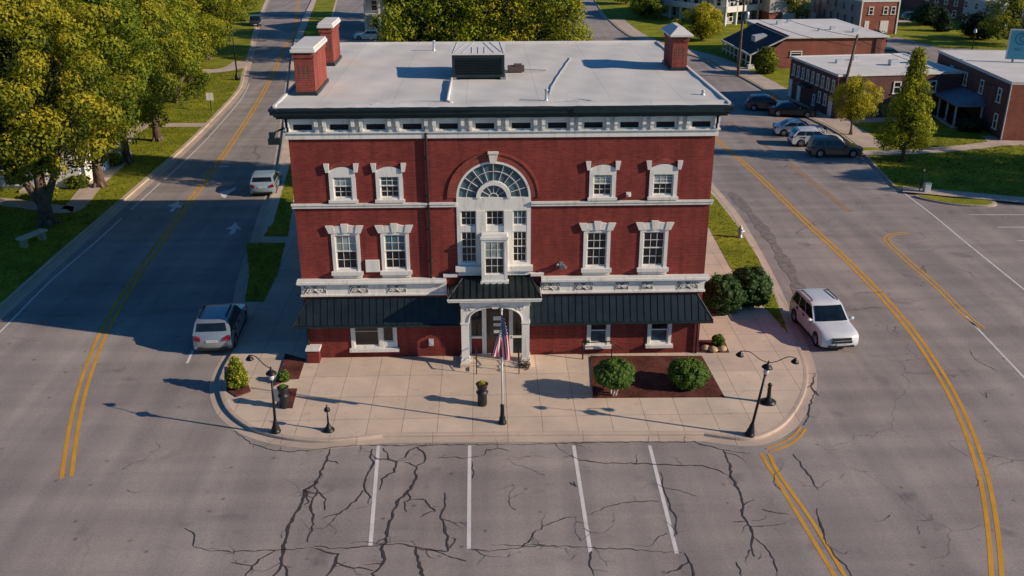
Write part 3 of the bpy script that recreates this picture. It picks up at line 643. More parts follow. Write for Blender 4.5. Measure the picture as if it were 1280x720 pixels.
for i, (a, b) in enumerate(mid_w):
    w = casing(a, b, 4.46, 6.28, 0.13).build('window', M['white'], BH)
    sash(a + .13, b - .13, 5.36, 6.15, 0.05, 3, 2, w, 'blind' if i == 0 else ('skyglass' if i == 1 else 'glass'))
    sash(a + .13, b - .13, 4.53, 5.40, 0.09, 3, 2, w, 'glass')
    MB().box(a - .1, b + .1, -.2, .1, 4.3, 4.46).box(a - .04, b + .04, -.09, .0, 4.14, 4.3).build('sill', M['stone'], w)
    k = MB(); xm = (a + b) / 2
    flare(k, a - .1, a + .16, a - .24, a + .1, 6.26, 6.60, -.12, 0.0); flare(k, b - .16, b + .1, b - .1, b + .24, 6.26, 6.60, -.12, 0.0)
    flare(k, xm - .1, xm + .1, xm - .16, xm + .16, 6.28, 6.68, -.12, 0.0)
    for s in (-1, 1):
        k.prism_xz([(xm + s * .1, 6.3), (xm + s * ((b - a) / 2 - .18), 6.265), (xm + s * ((b - a) / 2 - .08), 6.56), (xm + s * .15, 6.63)], -.09, 0.0)
    k.build('lintel', M['stone'], w)
for i, (a, b) in enumerate(gr_w):
    w = casing(a, b, 0.62, 2.3, 0.12).build('window', M['white'], BH)
    if i == 0:
        MB().box(-5.78, -5.62, -.04, .12, .69, 2.18).build('mullion', M['white'], w)
        sash(a + .12, -5.78, .69, 2.18, .06, 1, 2, w, 'glass'); sash(-5.62, b - .12, .9, 2.18, .06, 1, 1, w, 'glass')
        MB().box(-5.62, b - .12, -.02, .1, .69, .9).build('panel', M['white'], w)
    else:
        sash(a + .12, b - .12, 1.3, 2.18, .06, 1, 1, w, 'glass'); sash(a + .12, b - .12, .69, 1.34, .09, 1, 1, w, 'skyglass')
    MB().box(a - .1, b + .1, -.22, .1, .48, .62).build('sill', M['stone'], w)

# great central window
cw = MB()
xl, xr = XC - AR, XC + AR
n = 40
def ring(mb, cx, cz, r0, r1, y0, y1, a0=0.0, a1=math.pi, n=36):
    for k in range(n):
        a, b = a0 + (a1 - a0) * k / n, a0 + (a1 - a0) * (k + 1) / n
        mb.prism_xz([(cx + r * math.cos(t), cz + r * math.sin(t)) for r, t in ((r0, a), (r1, a), (r1, b), (r0, b))], y0, y1)
ring(cw, XC, ASP, AR - .10, AR, -.03, .14)
ring(cw, XC, ASP, 0.58, 0.76, -.09, .14)
cw.box(xl, xr, -.04, .14, 7.22, ASP + .02)                    # transom
for x0, x1, y0 in ((xl, xl + .17, -.03), (xr - .17, xr, -.03), (-1.2, -.78, -.1), (.02, .40, -.1)): cw.box(x0, x1, y0, .14, 4.66, 7.22)
for x0, x1 in ((xl + .17, -1.2), (.40, xr - .17)):
    cw.box(x0, x1, -.02, .12, 6.24, 6.52); cw.box(x0, x1, -.03, .14, 4.66, 4.78)
cw.box(-.78, .02, -.02, .12, 6.24, 6.52)
cw.box(xl - .1, xr + .1, -.24, .1, 4.42, 4.66); cw.box(xl, xr, -.12, .1, 4.2, 4.42)
cwo = cw.build('arched_window', M['white'], BH)
mt = MB()
for k in range(1, 10):
    a = math.pi * k / 10
    mt.prism_xz([(XC + r * math.cos(a) + s * .010 * math.sin(a), ASP + r * math.sin(a) - s * .010 * math.cos(a)) for r, s in ((.8, -1), (AR - .12, -1), (AR - .12, 1), (.8, 1))], .0, .04)
ring(mt, XC, ASP, 1.17, 1.19, .005, .035)
for k in range(1, 6):
    a = math.pi * k / 6
    mt.prism_xz([(XC + r * math.cos(a) + s * .010 * math.sin(a), ASP + r * math.sin(a) - s * .010 * math.cos(a)) for r, s in ((.2, -1), (.63, -1), (.63, 1), (.2, 1))], .0, .04)
ring(mt, XC, ASP, .18, .22, .005, .035, n=14)
mt.build('muntins', M['white'], cwo)
fan = MB(); n = 30
fan.add([(XC, .06, ASP)] + [(XC + (AR - .05) * math.cos(math.pi * k / n), .06, ASP + (AR - .05) * math.sin(math.pi * k / n)) for k in range(n + 1)], [(0, k + 2, k + 1) for k in range(n)])
fan.build('fanlight', M['skyglass'], cwo)
def fullsash(x0, x1, z0, z1, c, r, y=.07, gm='glass'): sash(x0, x1, z0, z1, y, c, r, cwo, gm, .05, .024)
fullsash(xl + .17, -1.2, 6.52, 7.22, 3, 2); fullsash(-.78, .02, 6.52, 7.22, 3, 2); fullsash(.40, xr - .17, 6.52, 7.22, 3, 2, gm='skyglass')
for x0, x1, g in ((xl + .17, -1.2, 'glass'), (.40, xr - .17, 'glass')):
    fullsash(x0, x1, 5.5, 6.24, 3, 2, .06, g); fullsash(x0, x1, 4.78, 5.54, 3, 2, .1, g)
# projecting bay in the middle
bay = MB()
bx0, bx1, by = -1.0, 0.16, -.46
bay.box(bx0 - .03, bx1 + .03, by - .04, -.04, 6.02, 6.14)
bay.box(bx0 + .02, bx1 - .02, by + .02, -.04, 6.14, 6.24)
bay.box(bx0, bx0 + .14, by, -.1, 4.0, 6.02).box(bx1 - .14, bx1, by, -.1, 4.0, 6.02)
bay.box(bx0 + .14, bx1 - .14, by + .005, by + .1, 4.0, 4.36).box(bx0 + .14, bx1 - .14, by + .004, by + .1, 5.92, 6.02)
bay.box(bx0 - .05, bx1 + .05, by - .06, -.1, 3.93, 4.06)
bo = bay.build('bay_window', M['white'], BH)
sash(bx0 + .14, bx1 - .14, 5.12, 5.92, by + .07, 3, 2, bo, 'blind'); sash(bx0 + .14, bx1 - .14, 4.36, 5.16, by + .10, 3, 2, bo, 'glass')
ks = MB(); flare(ks, XC - .13, XC + .13, XC - .2, XC + .2, ASP + AR - .06, ASP + AR + .36, -.16, 0.0); ks.box(XC - .23, XC + .23, -.2, 0, ASP + AR + .36, ASP + AR + .44)
ks.build('keystone', M['stone'], BH)

# string course, corner trim, lower entablature
sc = MB()
for x0, x1 in ((-W2 - .1, xl - .005), (xr + .005, W2 + .1)):
    sc.box(x0, x1, -.10, .0, 7.42, 7.54).box(x0 - (.03 if x0 < -5 else 0), x1 + (.03 if x1 > 5 else 0), -.14, .0, 7.54, 7.62)
sc.build('string_course', M['stone'], BH)
def scroll(mb, cx, cz, w, y, r=.02):
    for s in (-1, 1):
        pts = []
        for k in range(22):
            t = k / 21; a = t * 4.4 * math.pi / 2 * 1.4; rr = w * .26 * (1 - .8 * t)
            pts.append((cx + s * (w * .25 + rr * math.cos(a) * .9), y, cz + s * 0.0 + rr * math.sin(a) * .8))
        mb.tube(pts, r, 5)
    mb.tube([(cx - w * .48, y, cz - w * .2), (cx - w * .2, y, cz + w * .2), (cx + w * .2, y, cz - w * .2), (cx + w * .48, y, cz + w * .2)], r, 5)
    mb.lathe([(0.001, -.04), (.05, -.03), (.05, 0)], 8, (cx, y, cz), axis='y')
ents = []
for x0, x1 in ((-W2 - .02, -2.6), (1.68, W2 + .02)):
    en = MB()
    l = x0 < -5; e0 = .12 if l else 0; e1 = 0 if l else .12
    en.box(x0, x1, -.10, .0, 3.34, 3.86).box(x0 - e0 * .4, x1 + e1 * .4, -.16, .0, 3.28, 3.36)
    en.box(x0 - e0, x1 + e1, -.24, .0, 3.84, 3.92).box(x0 - e0 * 1.4, x1 + e1 * 1.4, -.32, .0, 3.92, 4.02).box(x0 - e0 * 1.2, x1 + e1 * 1.2, -.28, .0, 4.02, 4.10)
    ents.append(en.build('entablature', M['white'], BH))
relief = plain('painted_relief_shade', (.20, .19, .19), .9)  # grey backing paints the shade in the gaps of the scrollwork
for cx, w in ((-8.52, .95), (-6.55, .8), (-4.85, .8), (2.1, .8), (3.6, .8), (5.35, .55), (6.5, .5), (8.35, .9)):
    orn = MB(); orp = MB(); eo = ents[0 if cx < 0 else 1]
    scroll(orn, cx, 3.60, w * .62, -.125, .026); scroll(orn, cx, 3.6, w, -.12, .024)
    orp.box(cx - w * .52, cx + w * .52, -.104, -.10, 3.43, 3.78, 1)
    orp.box(cx - w * .55, cx + w * .55, -.115, -.10, 3.38, 3.42).box(cx - w * .55, cx + w * .55, -.115, -.10, 3.79, 3.83)
    orp.box(cx - w * .55, cx - w * .52, -.115, -.1, 3.42, 3.79).box(cx + w * .52, cx + w * .55, -.115, -.1, 3.42, 3.79)
    orn.build('scroll_ornament', M['stone'], eo); orp.build('panel_moulding', [M['stone'], relief], eo)

# main cornice
co = MB()
co.box(-W2 - .1, W2 + .1, -.10, .0, 10.48, 10.74).box(-W2 - .16, W2 + .16, -.17, .0, 10.74, 10.82)
co.box(-W2 - .12, W2 + .12, -.12, -.002, 11.12, 11.40)
co.box(-W2 - .1, W2 + .1, -.105, -.001, 10.81, 10.87)
NP = 12; pit = 2 * (W2 + .1) / NP
for i in range(NP + 1):
    x = -W2 - .1 + pit * i
    co.box(max(x - .37, -W2 - .1), min(x + .37, W2 + .1), -.11, .0, 10.82, 11.16)
for s in (-1, 1):     # returns along the side walls
    xs = sorted((s * W2, s * (W2 + .12)))
    co.box(xs[0], xs[1], .0, DEP, 10.48, 11.4)
cor = co.build('cornice', M['white'], BH)
for i in range(NP + 1):
    x = -W2 - .1 + pit * i
    for dx in (-.17, .17):
        xx = min(max(x + dx, -W2 + .02), W2 - .02)
        MB().box(xx - .075, xx + .075, -.34, -.11, 11.06, 11.38).box(xx - .065, xx + .065, -.22, -.11, 10.84, 11.06).build('bracket', M['white'], cor)
for i in range(NP):
    x = -W2 - .1 + pit * (i + .5); MB().box(x - pit / 2 + .38, x + pit / 2 - .38, -.03, .0, 10.87, 11.12).build('vent_panel', M['darkhole'], cor)
# gutter and eaves
def rect_ring(mb, o0, o1, z0, z1):
    a = [(-W2 - o0, -o0), (W2 + o0, -o0), (W2 + o0, DEP + o0), (-W2 - o0, DEP + o0)]; b = [(-W2 - o1, -o1), (W2 + o1, -o1), (W2 + o1, DEP + o1), (-W2 - o1, DEP + o1)]
    vs = [(x, y, z) for p, zz in ((a, (z0, z1)), (b, (z0, z1))) for z in zz for x, y in p]
    fs = []
    for i in range(4):
        j = (i + 1) % 4
        fs += [(8 + i, 8 + j, 12 + j, 12 + i), (i, 4 + i, 4 + j, j), (4 + i, 12 + i, 12 + j, 4 + j), (i, j, 8 + j, 8 + i)]
    mb.add(vs, fs)
gu = MB(); rect_ring(gu, -.1, .36, 11.40, 11.50); rect_ring(gu, -.1, .44, 11.50, 11.60); rect_ring(gu, -.1, .56, 11.60, 11.76); rect_ring(gu, -.1, .60, 11.76, 11.86)
gu.box(2.92, 9.2, -.64, -.6, 11.62, 11.82); gu.box(-9.4, -1.2, -.64, -.6, 11.78, 11.855)
guo = gu.build('gutter', M['gutter'], BH)
# roof deck: gently uneven membrane with a turned-up edge
rf = MB(); nx, ny = 60, 40; rr = random.Random(3)
ed = [rr.uniform(-.02, .045) for _ in range(nx + 1)]
for j in range(ny + 1):
    for i in range(nx + 1):
        x = -W2 - .38 + (2 * W2 + .76) * i / nx; y = -.40 + (DEP + .8) * j / ny
        z = 11.90 + .02 * math.sin(i * .9 + j * .4) * math.sin(j * .7)
        if j == 0: y += -.06 + ed[i] * 1.6; z = 11.88
        elif j == 1: z += .05 + ed[i]
        elif j == ny or i in (0, nx): z = 11.93
        rf.v.append((x, y, z))
for j in range(ny):
    for i in range(nx): rf.f.append((j * (nx + 1) + i, j * (nx + 1) + i + 1, (j + 1) * (nx + 1) + i + 1, (j + 1) * (nx + 1) + i)); rf.mi.append(0)
roof = rf.build('roof', M['roof'], BH, smooth=True)
rt = MB()
for s in (-1, 1): rt.box(min(s * 9.42, s * 9.56), max(s * 9.42, s * 9.56), -.36, DEP + .36, 11.86, 11.985)
rt.box(-9.42, 9.42, DEP + .3, DEP + .42, 11.87, 12.02)
rt.build('roof_edge', M['roofw'], roof, bevel=.02)
rp = MB().tube([(-2.33, .1, 12.0), (-2.33, 5.5, 12.0)], .07, 8).tube([(-2.33, .1, 12.0), (-2.1, .0, 11.94)], .06, 8)
rp.build('roof_pipe', M['roofw'], roof, smooth=True)
vp = MB()
for x, y, h in ((1.86, .55, .42), (-3.6, 14.8, .5), (8.8, 1.6, .12)): vp.lathe([(.11, -.02), (.07, .06), (.06, h), (.085, h), (.085, h + .05), (0.001, h + .06)], 12, (x, y, 11.92))
vp.build('vent_pipe', M['greyl'], roof, smooth=True)
pp = MB()
for pts in ([(-5.5, -.1, 11.96), (-4.2, .3, 11.97), (-3.2, .35, 11.97), (-2.4, .2, 11.98)], [(1.9, .1, 11.97), (3.2, .5, 11.97), (3.9, .0, 11.95)], [(2.0, .8, 11.955), (2.4, 4.2, 11.955), (3.9, 12.0, 11.955)]): pp.tube(spline(pts, 5), .022, 5)
pp.build('roof_cable', M['greyl'], roof)
# chimneys
def chimney(x0, x1, y0, y1, zt, hipped=False):
    m = MB().box(x0, x1, y0, y1, 11.8, zt).box(x0 - .05, x1 + .05, y0 - .05, y1 + .05, zt - .22, zt - .1)
    o = m.build('chimney', M['brick_d'], BH)
    d = MB()
    if not hipped: d.prism([(x0 - .12, y0 - .12), (x1 + .12, y0 - .12), (x1 + .12, y1 + .12), (x0 - .12, y1 + .12)], zt, zt + .14).box(x0 - .07, x1 + .07, y0 - .07, y1 + .07, zt + .14, zt + .24)
    else:
        d.box(x0 - .2, x1 + .2, y0 - .2, y1 + .2, zt, zt + .12)
        a, b = x0 - .17, x1 + .17; c, e = y0 - .17, y1 + .17; xm = (a + b) / 2; z = zt + .12
        d.add([(a, c, z), (b, c, z), (b, e, z), (a, e, z), (xm - .12, c + .5, z + .32), (xm + .12, c + .5, z + .32), (xm + .12, e - .5, z + .32), (xm - .12, e - .5, z + .32)],
              [(0, 1, 5, 4), (1, 2, 6, 5), (2, 3, 7, 6), (3, 0, 4, 7), (4, 5, 6, 7)])
    d.build('chimney_cap', M['roofw'], o, bevel=.03)
    xm = (x0 + x1) / 2
    pz = MB()
    for dx in (-.2, 0, .2):
        pz.box(xm + dx - .05, xm + dx + .05, y0 - .006, y0 + .02, zt - 1.1, zt - .55)
    pz.build('recess', M['brick_c'], o)
    MB().box(x0 - .06, x1 + .06, y0 - .06, y1 + .06, 11.85, 12.06).build('flashing', M['gutter'], o)
chimney(-9.0, -8.15, 2.1, 5.4, 13.75)
chimney(-9.1, -8.5, 9.9, 12.4, 13.8)
chimney(8.55, 9.3, 7.8, 10.1, 13.55, True)

# awnings of standing-seam metal
def awning(xi, xo, xt):
    s = 1 if xo > 0 else -1; zt, zb, d = 3.12, 2.02, .56
    m = MB(); th = .05
    # front slope, hip end, fascia
    A, B, C, D = (xi, -.02, zt), (xt, -.02, zt), (xo, -d, zb), (xi, -d, zb); E = (xo, -.02, zb)
    q = [A, B, C, D] if s < 0 else [A, D, C, B]
    q = [A, D, C, B] if s > 0 else [A, B, C, D]
    m.add([A, B, C, D, E], [(0, 3, 2, 1) if s > 0 else (0, 1, 2, 3), (1, 2, 4) if s > 0 else (1, 4, 2)])
    m.add([(xi, -d, zb), (xo, -d, zb), (xo, -d, zb - .1), (xi, -d, zb - .1), (xo, 0, zb), (xo, 0, zb - .1), (xi, 0, zb - .1)], [(0, 3, 2, 1), (1, 2, 5, 4), (3, 6, 5, 2)])
    m.add([(xi, 0, zt), (xi, -d, zb), (xi, -d, zb - .1), (xi, 0, zb - .1)], [(0, 1, 2, 3)])
    o = m.build('awning', M['roofdark'], BH)
    se = MB(); n = int(abs(xo - xi) / .31)
    for k in range(n + 1):
        x = xi + (xo - xi) * k / n
        # where the seam meets the hip
        t = 1.0
        if s * (x - xt) > 0: t = 1 - (s * (x - xt)) / (s * (xo - xt))
        y1 = -d + t * (d - .02); z1 = zb + t * (zt - zb)
        if t > .03: se.add([(x - .022, -d, zb), (x + .022, -d, zb), (x + .022, -d, zb + .055), (x - .022, -d, zb + .055), (x - .022, y1, z1), (x + .022, y1, z1), (x + .022, y1, z1 + .055), (x - .022, y1, z1 + .055)],
               [(0, 1, 2, 3), (3, 2, 6, 7), (0, 3, 7, 4), (1, 5, 6, 2)])
    for k in range(1, 4):
        y = -d * k / 4; t = 1 - k / 4
        x = xt + (xo - xt) * k / 4
    se.tube([(xt, -.02, zt + .02), (xo, -d, zb + .02)], .03, 6)
    se.build('seams', M['roofdark'], o)
    g = MB().tube([(xi, -d - .05, zb - .06), (xo, -d - .05, zb - .06)], .055, 8); g.build('gutter', M['gutter'], o)
awning(-1.95, -9.55, -8.9); awning(1.1, 9.55, 8.85)
# portico
pc = MB()
px0, px1, py = -1.95, 1.12, -1.08
for a, b in ((px0, px0 + .34), (px1 - .34, px1)):
    pc.box(a, b, py, py + .34, .3, 2.3).box(a - .04, b + .04, py - .04, py + .38, .3, .48).box(a - .03, b + .03, py - .03, py + .37, 2.22, 2.3)
    pc.box(a, b, py + .34, -.02, 2.3, 3.0)
# arched front screen
arc = []; hw = (px1 - px0) / 2 - .34; xm = (px0 + px1) / 2; n = 20
for k in range(n + 1):
    a = math.pi * k / n; arc.append((xm - hw * math.cos(a), 2.3 + .72 * math.sin(a) ** .8))
for k in range(n):
    (x0, z0), (x1, z1) = arc[k], arc[k + 1]
    pc.prism_xz([(x0, z0), (x1, z1), (x1, 3.16), (x0, 3.16)], py, py + .3)
pc.box(px0, px0 + .34, py, py + .3, 2.3, 3.16).box(px1 - .34, px1, py, py + .3, 2.3, 3.16)
pc.box(px0 - .04, px1 + .04, py - .04, -.02, 3.16, 3.42)
po = pc.build('portico', M['white'], BH)
am = MB()
for k in range(n):
    (x0, z0), (x1, z1) = arc[k], arc[k + 1]
    am.tube([(x0, py - .02, z0 + .06), (x1, py - .02, z1 + .06)], .035, 6)
flare(am, xm - .12, xm + .12, xm - .2, xm + .2, 3.0, 3.2, py - .08, py)
for s in (-1, 1): scroll(am, xm + s * 1.12, 2.98, .36, py - .02, .02)
am.build('arch_moulding', M['stone'], po)
pr = MB()
ex0, ex1, ey = -2.5, 1.62, -1.38
pr.box(ex0, ex1, ey, -.02, 3.42, 3.50).box(ex0 - .03, ex1 + .03, ey - .03, -.02, 3.50, 3.58)
pr.build('portico_eave', M['white'], po)
ph = MB(); z0, z1 = 3.59, 4.14; tx0, tx1 = -1.8, 1.16
ph.add([(ex0, ey, z0), (ex1, ey, z0), (tx1, -.02, z1), (tx0, -.02, z1), (ex0, -.02, z0), (ex1, -.02, z0)], [(0, 1, 2, 3), (0, 3, 4), (1, 5, 2)])
for k in range(14):
    x = ex0 + .18 + (ex1 - ex0 - .36) * k / 13; t = 1.0
    if x < tx0: t = (x - ex0) / (tx0 - ex0)
    if x > tx1: t = (ex1 - x) / (ex1 - tx1)
    y1 = ey + t * (-.02 - ey); zz = z0 + t * (z1 - z0)
    ph.add([(x - .02, ey, z0), (x + .02, ey, z0), (x + .02, ey, z0 + .055), (x - .02, ey, z0 + .055), (x - .02, y1, zz), (x + .02, y1, zz), (x + .02, y1, zz + .055), (x - .02, y1, zz + .055)], [(0, 1, 2, 3), (3, 2, 6, 7), (0, 3, 7, 4), (1, 5, 6, 2)])
ph.tube([(ex0, ey, z0 + .02), (tx0, -.02, z1 + .02)], .03, 6).tube([(ex1, ey, z0 + .02), (tx1, -.02, z1 + .02)], .03, 6)
ph.build('portico_roof', M['roofdark'], po)
# short white sill pieces beside the bay
MB().box(-2.72, -2.1, -.2, .0, 4.16, 4.28).box(1.2, 1.8, -.2, 0, 4.16, 4.28).build('sill_band', M['stone'], BH)
# vestibule front behind the arch
ve = MB(); vy = -.18
ve.box(px0 + .05, -1.52, vy, -.02, .3, 3.0).box(-1.02, -.82, vy - .03, -.02, .3, 3.0).box(.22, .40, vy - .03, -.02, .3, 3.0).box(.9, px1 - .05, vy, -.02, .3, 3.0)
ve.box(-1.52, -1.02, vy, -.02, 2.5, 3.0).box(.40, .9, vy, -.02, 2.5, 3.0).box(-.82, .22, vy, -.02, 2.62, 3.0)
ve.box(-1.56, -.98, vy - .06, -.02, 1.12, 1.22).box(.36, .94, vy - .06, -.02, 1.12, 1.22)
veo = ve.build('vestibule', M['white'], BH)
for a_, b_ in ((-1.52, -1.02), (.40, .9)): MB().box(a_, b_, vy + .04, -.02, 1.22, 2.5).build('sidelight', M['glass'], veo)
MB().box(-1.52, -1.02, vy + .03, -.02, .3, 1.12).build('brick_panel', M['brick'], veo)
MB().box(.40, .9, vy + .03, -.02, .3, 1.12).build('dark_panel', M['roofdark'], veo)
dm = MB().box(-.82, .22, vy + .03, -.02, .3, 2.62)
do = dm.build('door', M['wood'], BH)
MB().box(-.68, .08, vy + .015, vy + .03, 1.1, 2.45).build('door_glass', M['glass'], do)
MB().box(-.5, -.15, vy + .004, vy + .014, 2.0, 2.2).box(-.5, -.15, vy + .004, vy + .014, 1.7, 1.85).box(-.48, -.22, vy + .004, vy + .014, 1.35, 1.5).build('door_notice', M['greyl'], do)
MB().tube([(.1, vy - .04, 1.1), (.1, vy - .04, 1.5)], .02, 6).tube([(.1, vy - .04, 1.1), (.1, vy + .03, 1.1)], .014, 5).tube([(.1, vy - .04, 1.5), (.1, vy + .03, 1.5)], .014, 5).build('door_handle', M['grey'], do)
st = MB().box(px0 - .08, px1 + .08, -1.28, 0, .1, .30).box(-1.62, .82, -1.62, -1.28, .1, .215)
st.build('entrance_steps', M['concrete'], BH, bevel=.015)
# pipes and fittings on the facade
ds = MB().tube([(-3.28, -.09, 11.3), (-3.28, -.09, 10.4), (-3.28, -.09, 4.1)], .06, 8)
for z in (9.6, 7.9, 6.4, 4.9): ds.box(-3.37, -3.19, -.1, .0, z, z + .05)
ds.build('downpipe', M['blacktrim'], BH, smooth=True); ds = MB()
ds.tube([(8.98, -.09, 2.2), (8.98, -.09, .15)], .05, 8).tube([(9.45, -.58, 1.94), (9.15, -.3, 1.92), (8.98, -.09, 1.9)], .04, 8)
MB().tube([(-9.02, -.09, 2.2), (-9.02, -.09, .15)], .05, 8).build('downpipe', M['blacktrim'], BH, smooth=True)
ds.build('downpipe', M['blacktrim'], BH, smooth=True)
MB().box(5.36, 5.56, -.22, .0, 7.84, 8.0).box(5.42, 5.5, -.3, -.2, 7.86, 7.95).build('wall_light', M['white'], BH, bevel=.01)
MB().box(2.5, 2.66, -.26, 0, 4.5, 4.78).tube([(2.6, -.2, 4.7), (2.78, -.34, 4.6)], .07, 8).tube([(2.5, -.1, 4.7), (2.36, -.3, 4.72)], .06, 8).build('security_light', M['grey'], BH)
MB().box(-6.18, -5.56, -.12, .0, 4.42, 4.98).build('sign_board', M['white'], BH, bevel=.012)
MB().box(-3.5, -3.28, -.13, .0, .72, 1.04).box(-3.46, -3.32, -.15, -.13, .8, .96).build('meter_box', M['greyl'], BH, bevel=.01)
fl = MB().tube([(-9.22, .0, 10.95), (-9.55, -.3, 10.85), (-9.6, -.35, 10.6)], .05, 6).box(-9.85, -9.35, -.5, -.2, 10.35, 10.6).box(-9.8, -9.6, -.45, -.25, 10.6, 10.85)
fl.build('floodlight', M['gutter'], BH, bevel=.02)
# low brick pier at the corner
p_ = thing('brick_pier', 'low brick pier with a white cap beside the left front corner of the hall', 'pier', (-8.78, -.32, KH))
MB().box(-.27, .27, -.24, .24, 0, .62).build('shaft', M['brick'], p_); MB().box(-.33, .33, -.3, .3, .62, .72).build('cap', M['stone'], p_, bevel=.015)
# roof plant
hv = thing('rooftop_unit', 'big dark rooftop air handling unit with white panelled top', 'air conditioner', (-1.05, 5.7, 11.9))
MB().box(-1.22, 1.22, .02, 2.75, .12, 1.18).build('housing', M['gutter'], hv, bevel=.02)
lv = MB()
for k in range(9): lv.add([(-1.1, .015, .3 + k * .08), (1.1, .015, .3 + k * .08), (1.1, -.03, .27 + k * .08), (-1.1, -.03, .27 + k * .08)], [(0, 3, 2, 1), (0, 1, 2, 3)])
lv.box(-1.24, -1.1, -.02, .02, .1, 1.2).box(1.1, 1.24, -.02, .02, .1, 1.2).box(-1.1, 1.1, -.02, .02, 1.02, 1.2).box(-1.1, 1.1, -.02, .02, .1, .24)
lv.build('louvre', M['gutter'], hv)
tp = MB().add([(-1.3, -.06, 1.2), (1.3, -.06, 1.2), (1.3, 2.8, 1.38), (-1.3, 2.8, 1.38), (-1.3, -.06, 1.16), (1.3, -.06, 1.16), (1.3, 2.8, 1.16), (-1.3, 2.8, 1.16)], [(0, 1, 2, 3), (4, 5, 1, 0), (5, 6, 2, 1), (6, 7, 3, 2), (7, 4, 0, 3)])
tp.build('lid', M['roofw'], hv)
rb = MB()
for a, b in (((-1.1, .3), (-.55, 2.6)), ((1.1, .3), (.55, 2.6)), ((-1.2, .1), (-1.05, 2.65)), ((1.2, .1), (1.05, 2.65)), ((-.75, .2), (-.25, 2.5)), ((.75, .2), (.25, 2.5)), ((-.3, .1), (-.3, 1.5)), ((0, .1), (0, 1.5)), ((.3, .1), (.3, 1.5))):
    z = lambda y: 1.205 + .18 * (y + .06) / 2.86
    rb.tube([(a[0], a[1], z(a[1])), (b[0], b[1], z(b[1]))], .02, 5)
rb.build('lid_ribs', M['greyl'], hv)
for a_ in (-1.3, 1.05): MB().box(a_, a_ + .25, -.05, 2.7, 0, .12).build('skid', M['grey'], hv)
cu = thing('roof_junction_box', 'small rusty brown box with a thin conduit on the roof right of the air unit', 'junction box', (.78, 7.6, 11.9))
MB().box(-.4, .42, -.2, .2, .06, .34).box(-.1, .3, -.22, .18, .34, .42).build('box', plain('rusty_metal', (.10, .065, .06), .7), cu, bevel=.02)
MB().tube([(.4, 0, .14), (1.0, .02, .12), (1.5, .1, .08)], .03, 6).tube([(-.4, 0, .1), (-.65, 0, .1)], .03, 6).build('conduit', M['grey'], cu)

# ------------------------------------------------------------------ trees and shrubs
def leaf_cloud(name, seed, clumps, per, ls, mat, parent=None, core=None, jit=.42, up=.22):
    """clumps: (x, y, z, r, tone). Every leaf is a small four-cornered face lying on the skin of its clump."""
    g = np.random.default_rng(seed); C = np.array(clumps, float)
    cnt = np.maximum(3, (per * C[:, 3] ** 2).astype(int)); idx = np.repeat(np.arange(len(C)), cnt); n = len(idx)
    def unit(a): return a / np.maximum(np.linalg.norm(a, axis=1, keepdims=True), 1e-6)
    d = unit(g.normal(size=(n, 3))); d[:, 2] += up; d = unit(d)
    rad = C[idx, 3] * (.62 + .46 * g.random(n) ** .7)
    lump = 1 + .16 * np.sin(d[:, 0] * 7 + idx) * np.sin(d[:, 1] * 6 + idx * 1.7) * np.sin(d[:, 2] * 5 + idx * .6)
    p = C[idx, :3] + d * np.array([1, 1, .8]) * (rad * lump)[:, None]
    nr = unit(d + g.normal(size=(n, 3)) * jit + np.array([0, 0, .15]))
    t = unit(np.cross(nr, g.normal(size=(n, 3)))); u = np.cross(nr, t); s = (ls * g.uniform(.6, 1.3, n))[:, None]
    bend = nr * s * .12
    V = np.stack([p - t * s, p - u * s * .55 - bend, p + t * s, p + u * s * .55 - bend], 1).reshape(-1, 3)
    tn = np.clip(C[idx, 4] + .22 * d[:, 2] + g.uniform(-.15, .15, n), 0, 1)  # clump tops toned lighter, undersides darker: light painted into the leaves
    vs = V.tolist(); fs = np.arange(4 * n).reshape(n, 4).tolist(); tones = tn.tolist()
    r = random.Random(seed)
    for (cx, cy, cz, cr) in (core or []):      # solid filler core, toned dark to paint in the shade among the leaves
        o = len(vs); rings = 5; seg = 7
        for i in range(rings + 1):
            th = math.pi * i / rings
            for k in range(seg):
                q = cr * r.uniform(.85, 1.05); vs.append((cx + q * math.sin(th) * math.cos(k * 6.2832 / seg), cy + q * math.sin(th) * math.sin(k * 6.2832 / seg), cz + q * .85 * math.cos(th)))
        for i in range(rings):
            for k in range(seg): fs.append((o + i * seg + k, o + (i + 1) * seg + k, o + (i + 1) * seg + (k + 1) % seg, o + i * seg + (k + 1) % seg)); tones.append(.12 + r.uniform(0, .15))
    me = bpy.data.meshes.new(name); me.from_pydata(vs, [], fs); me.materials.append(mat)
    at = me.attributes.new('tone', 'FLOAT', 'FACE'); at.data.foreach_set('value', tones)
    o = bpy.data.objects.new(name, me); col.objects.link(o)
    if parent is not None: o.parent = parent
    return o
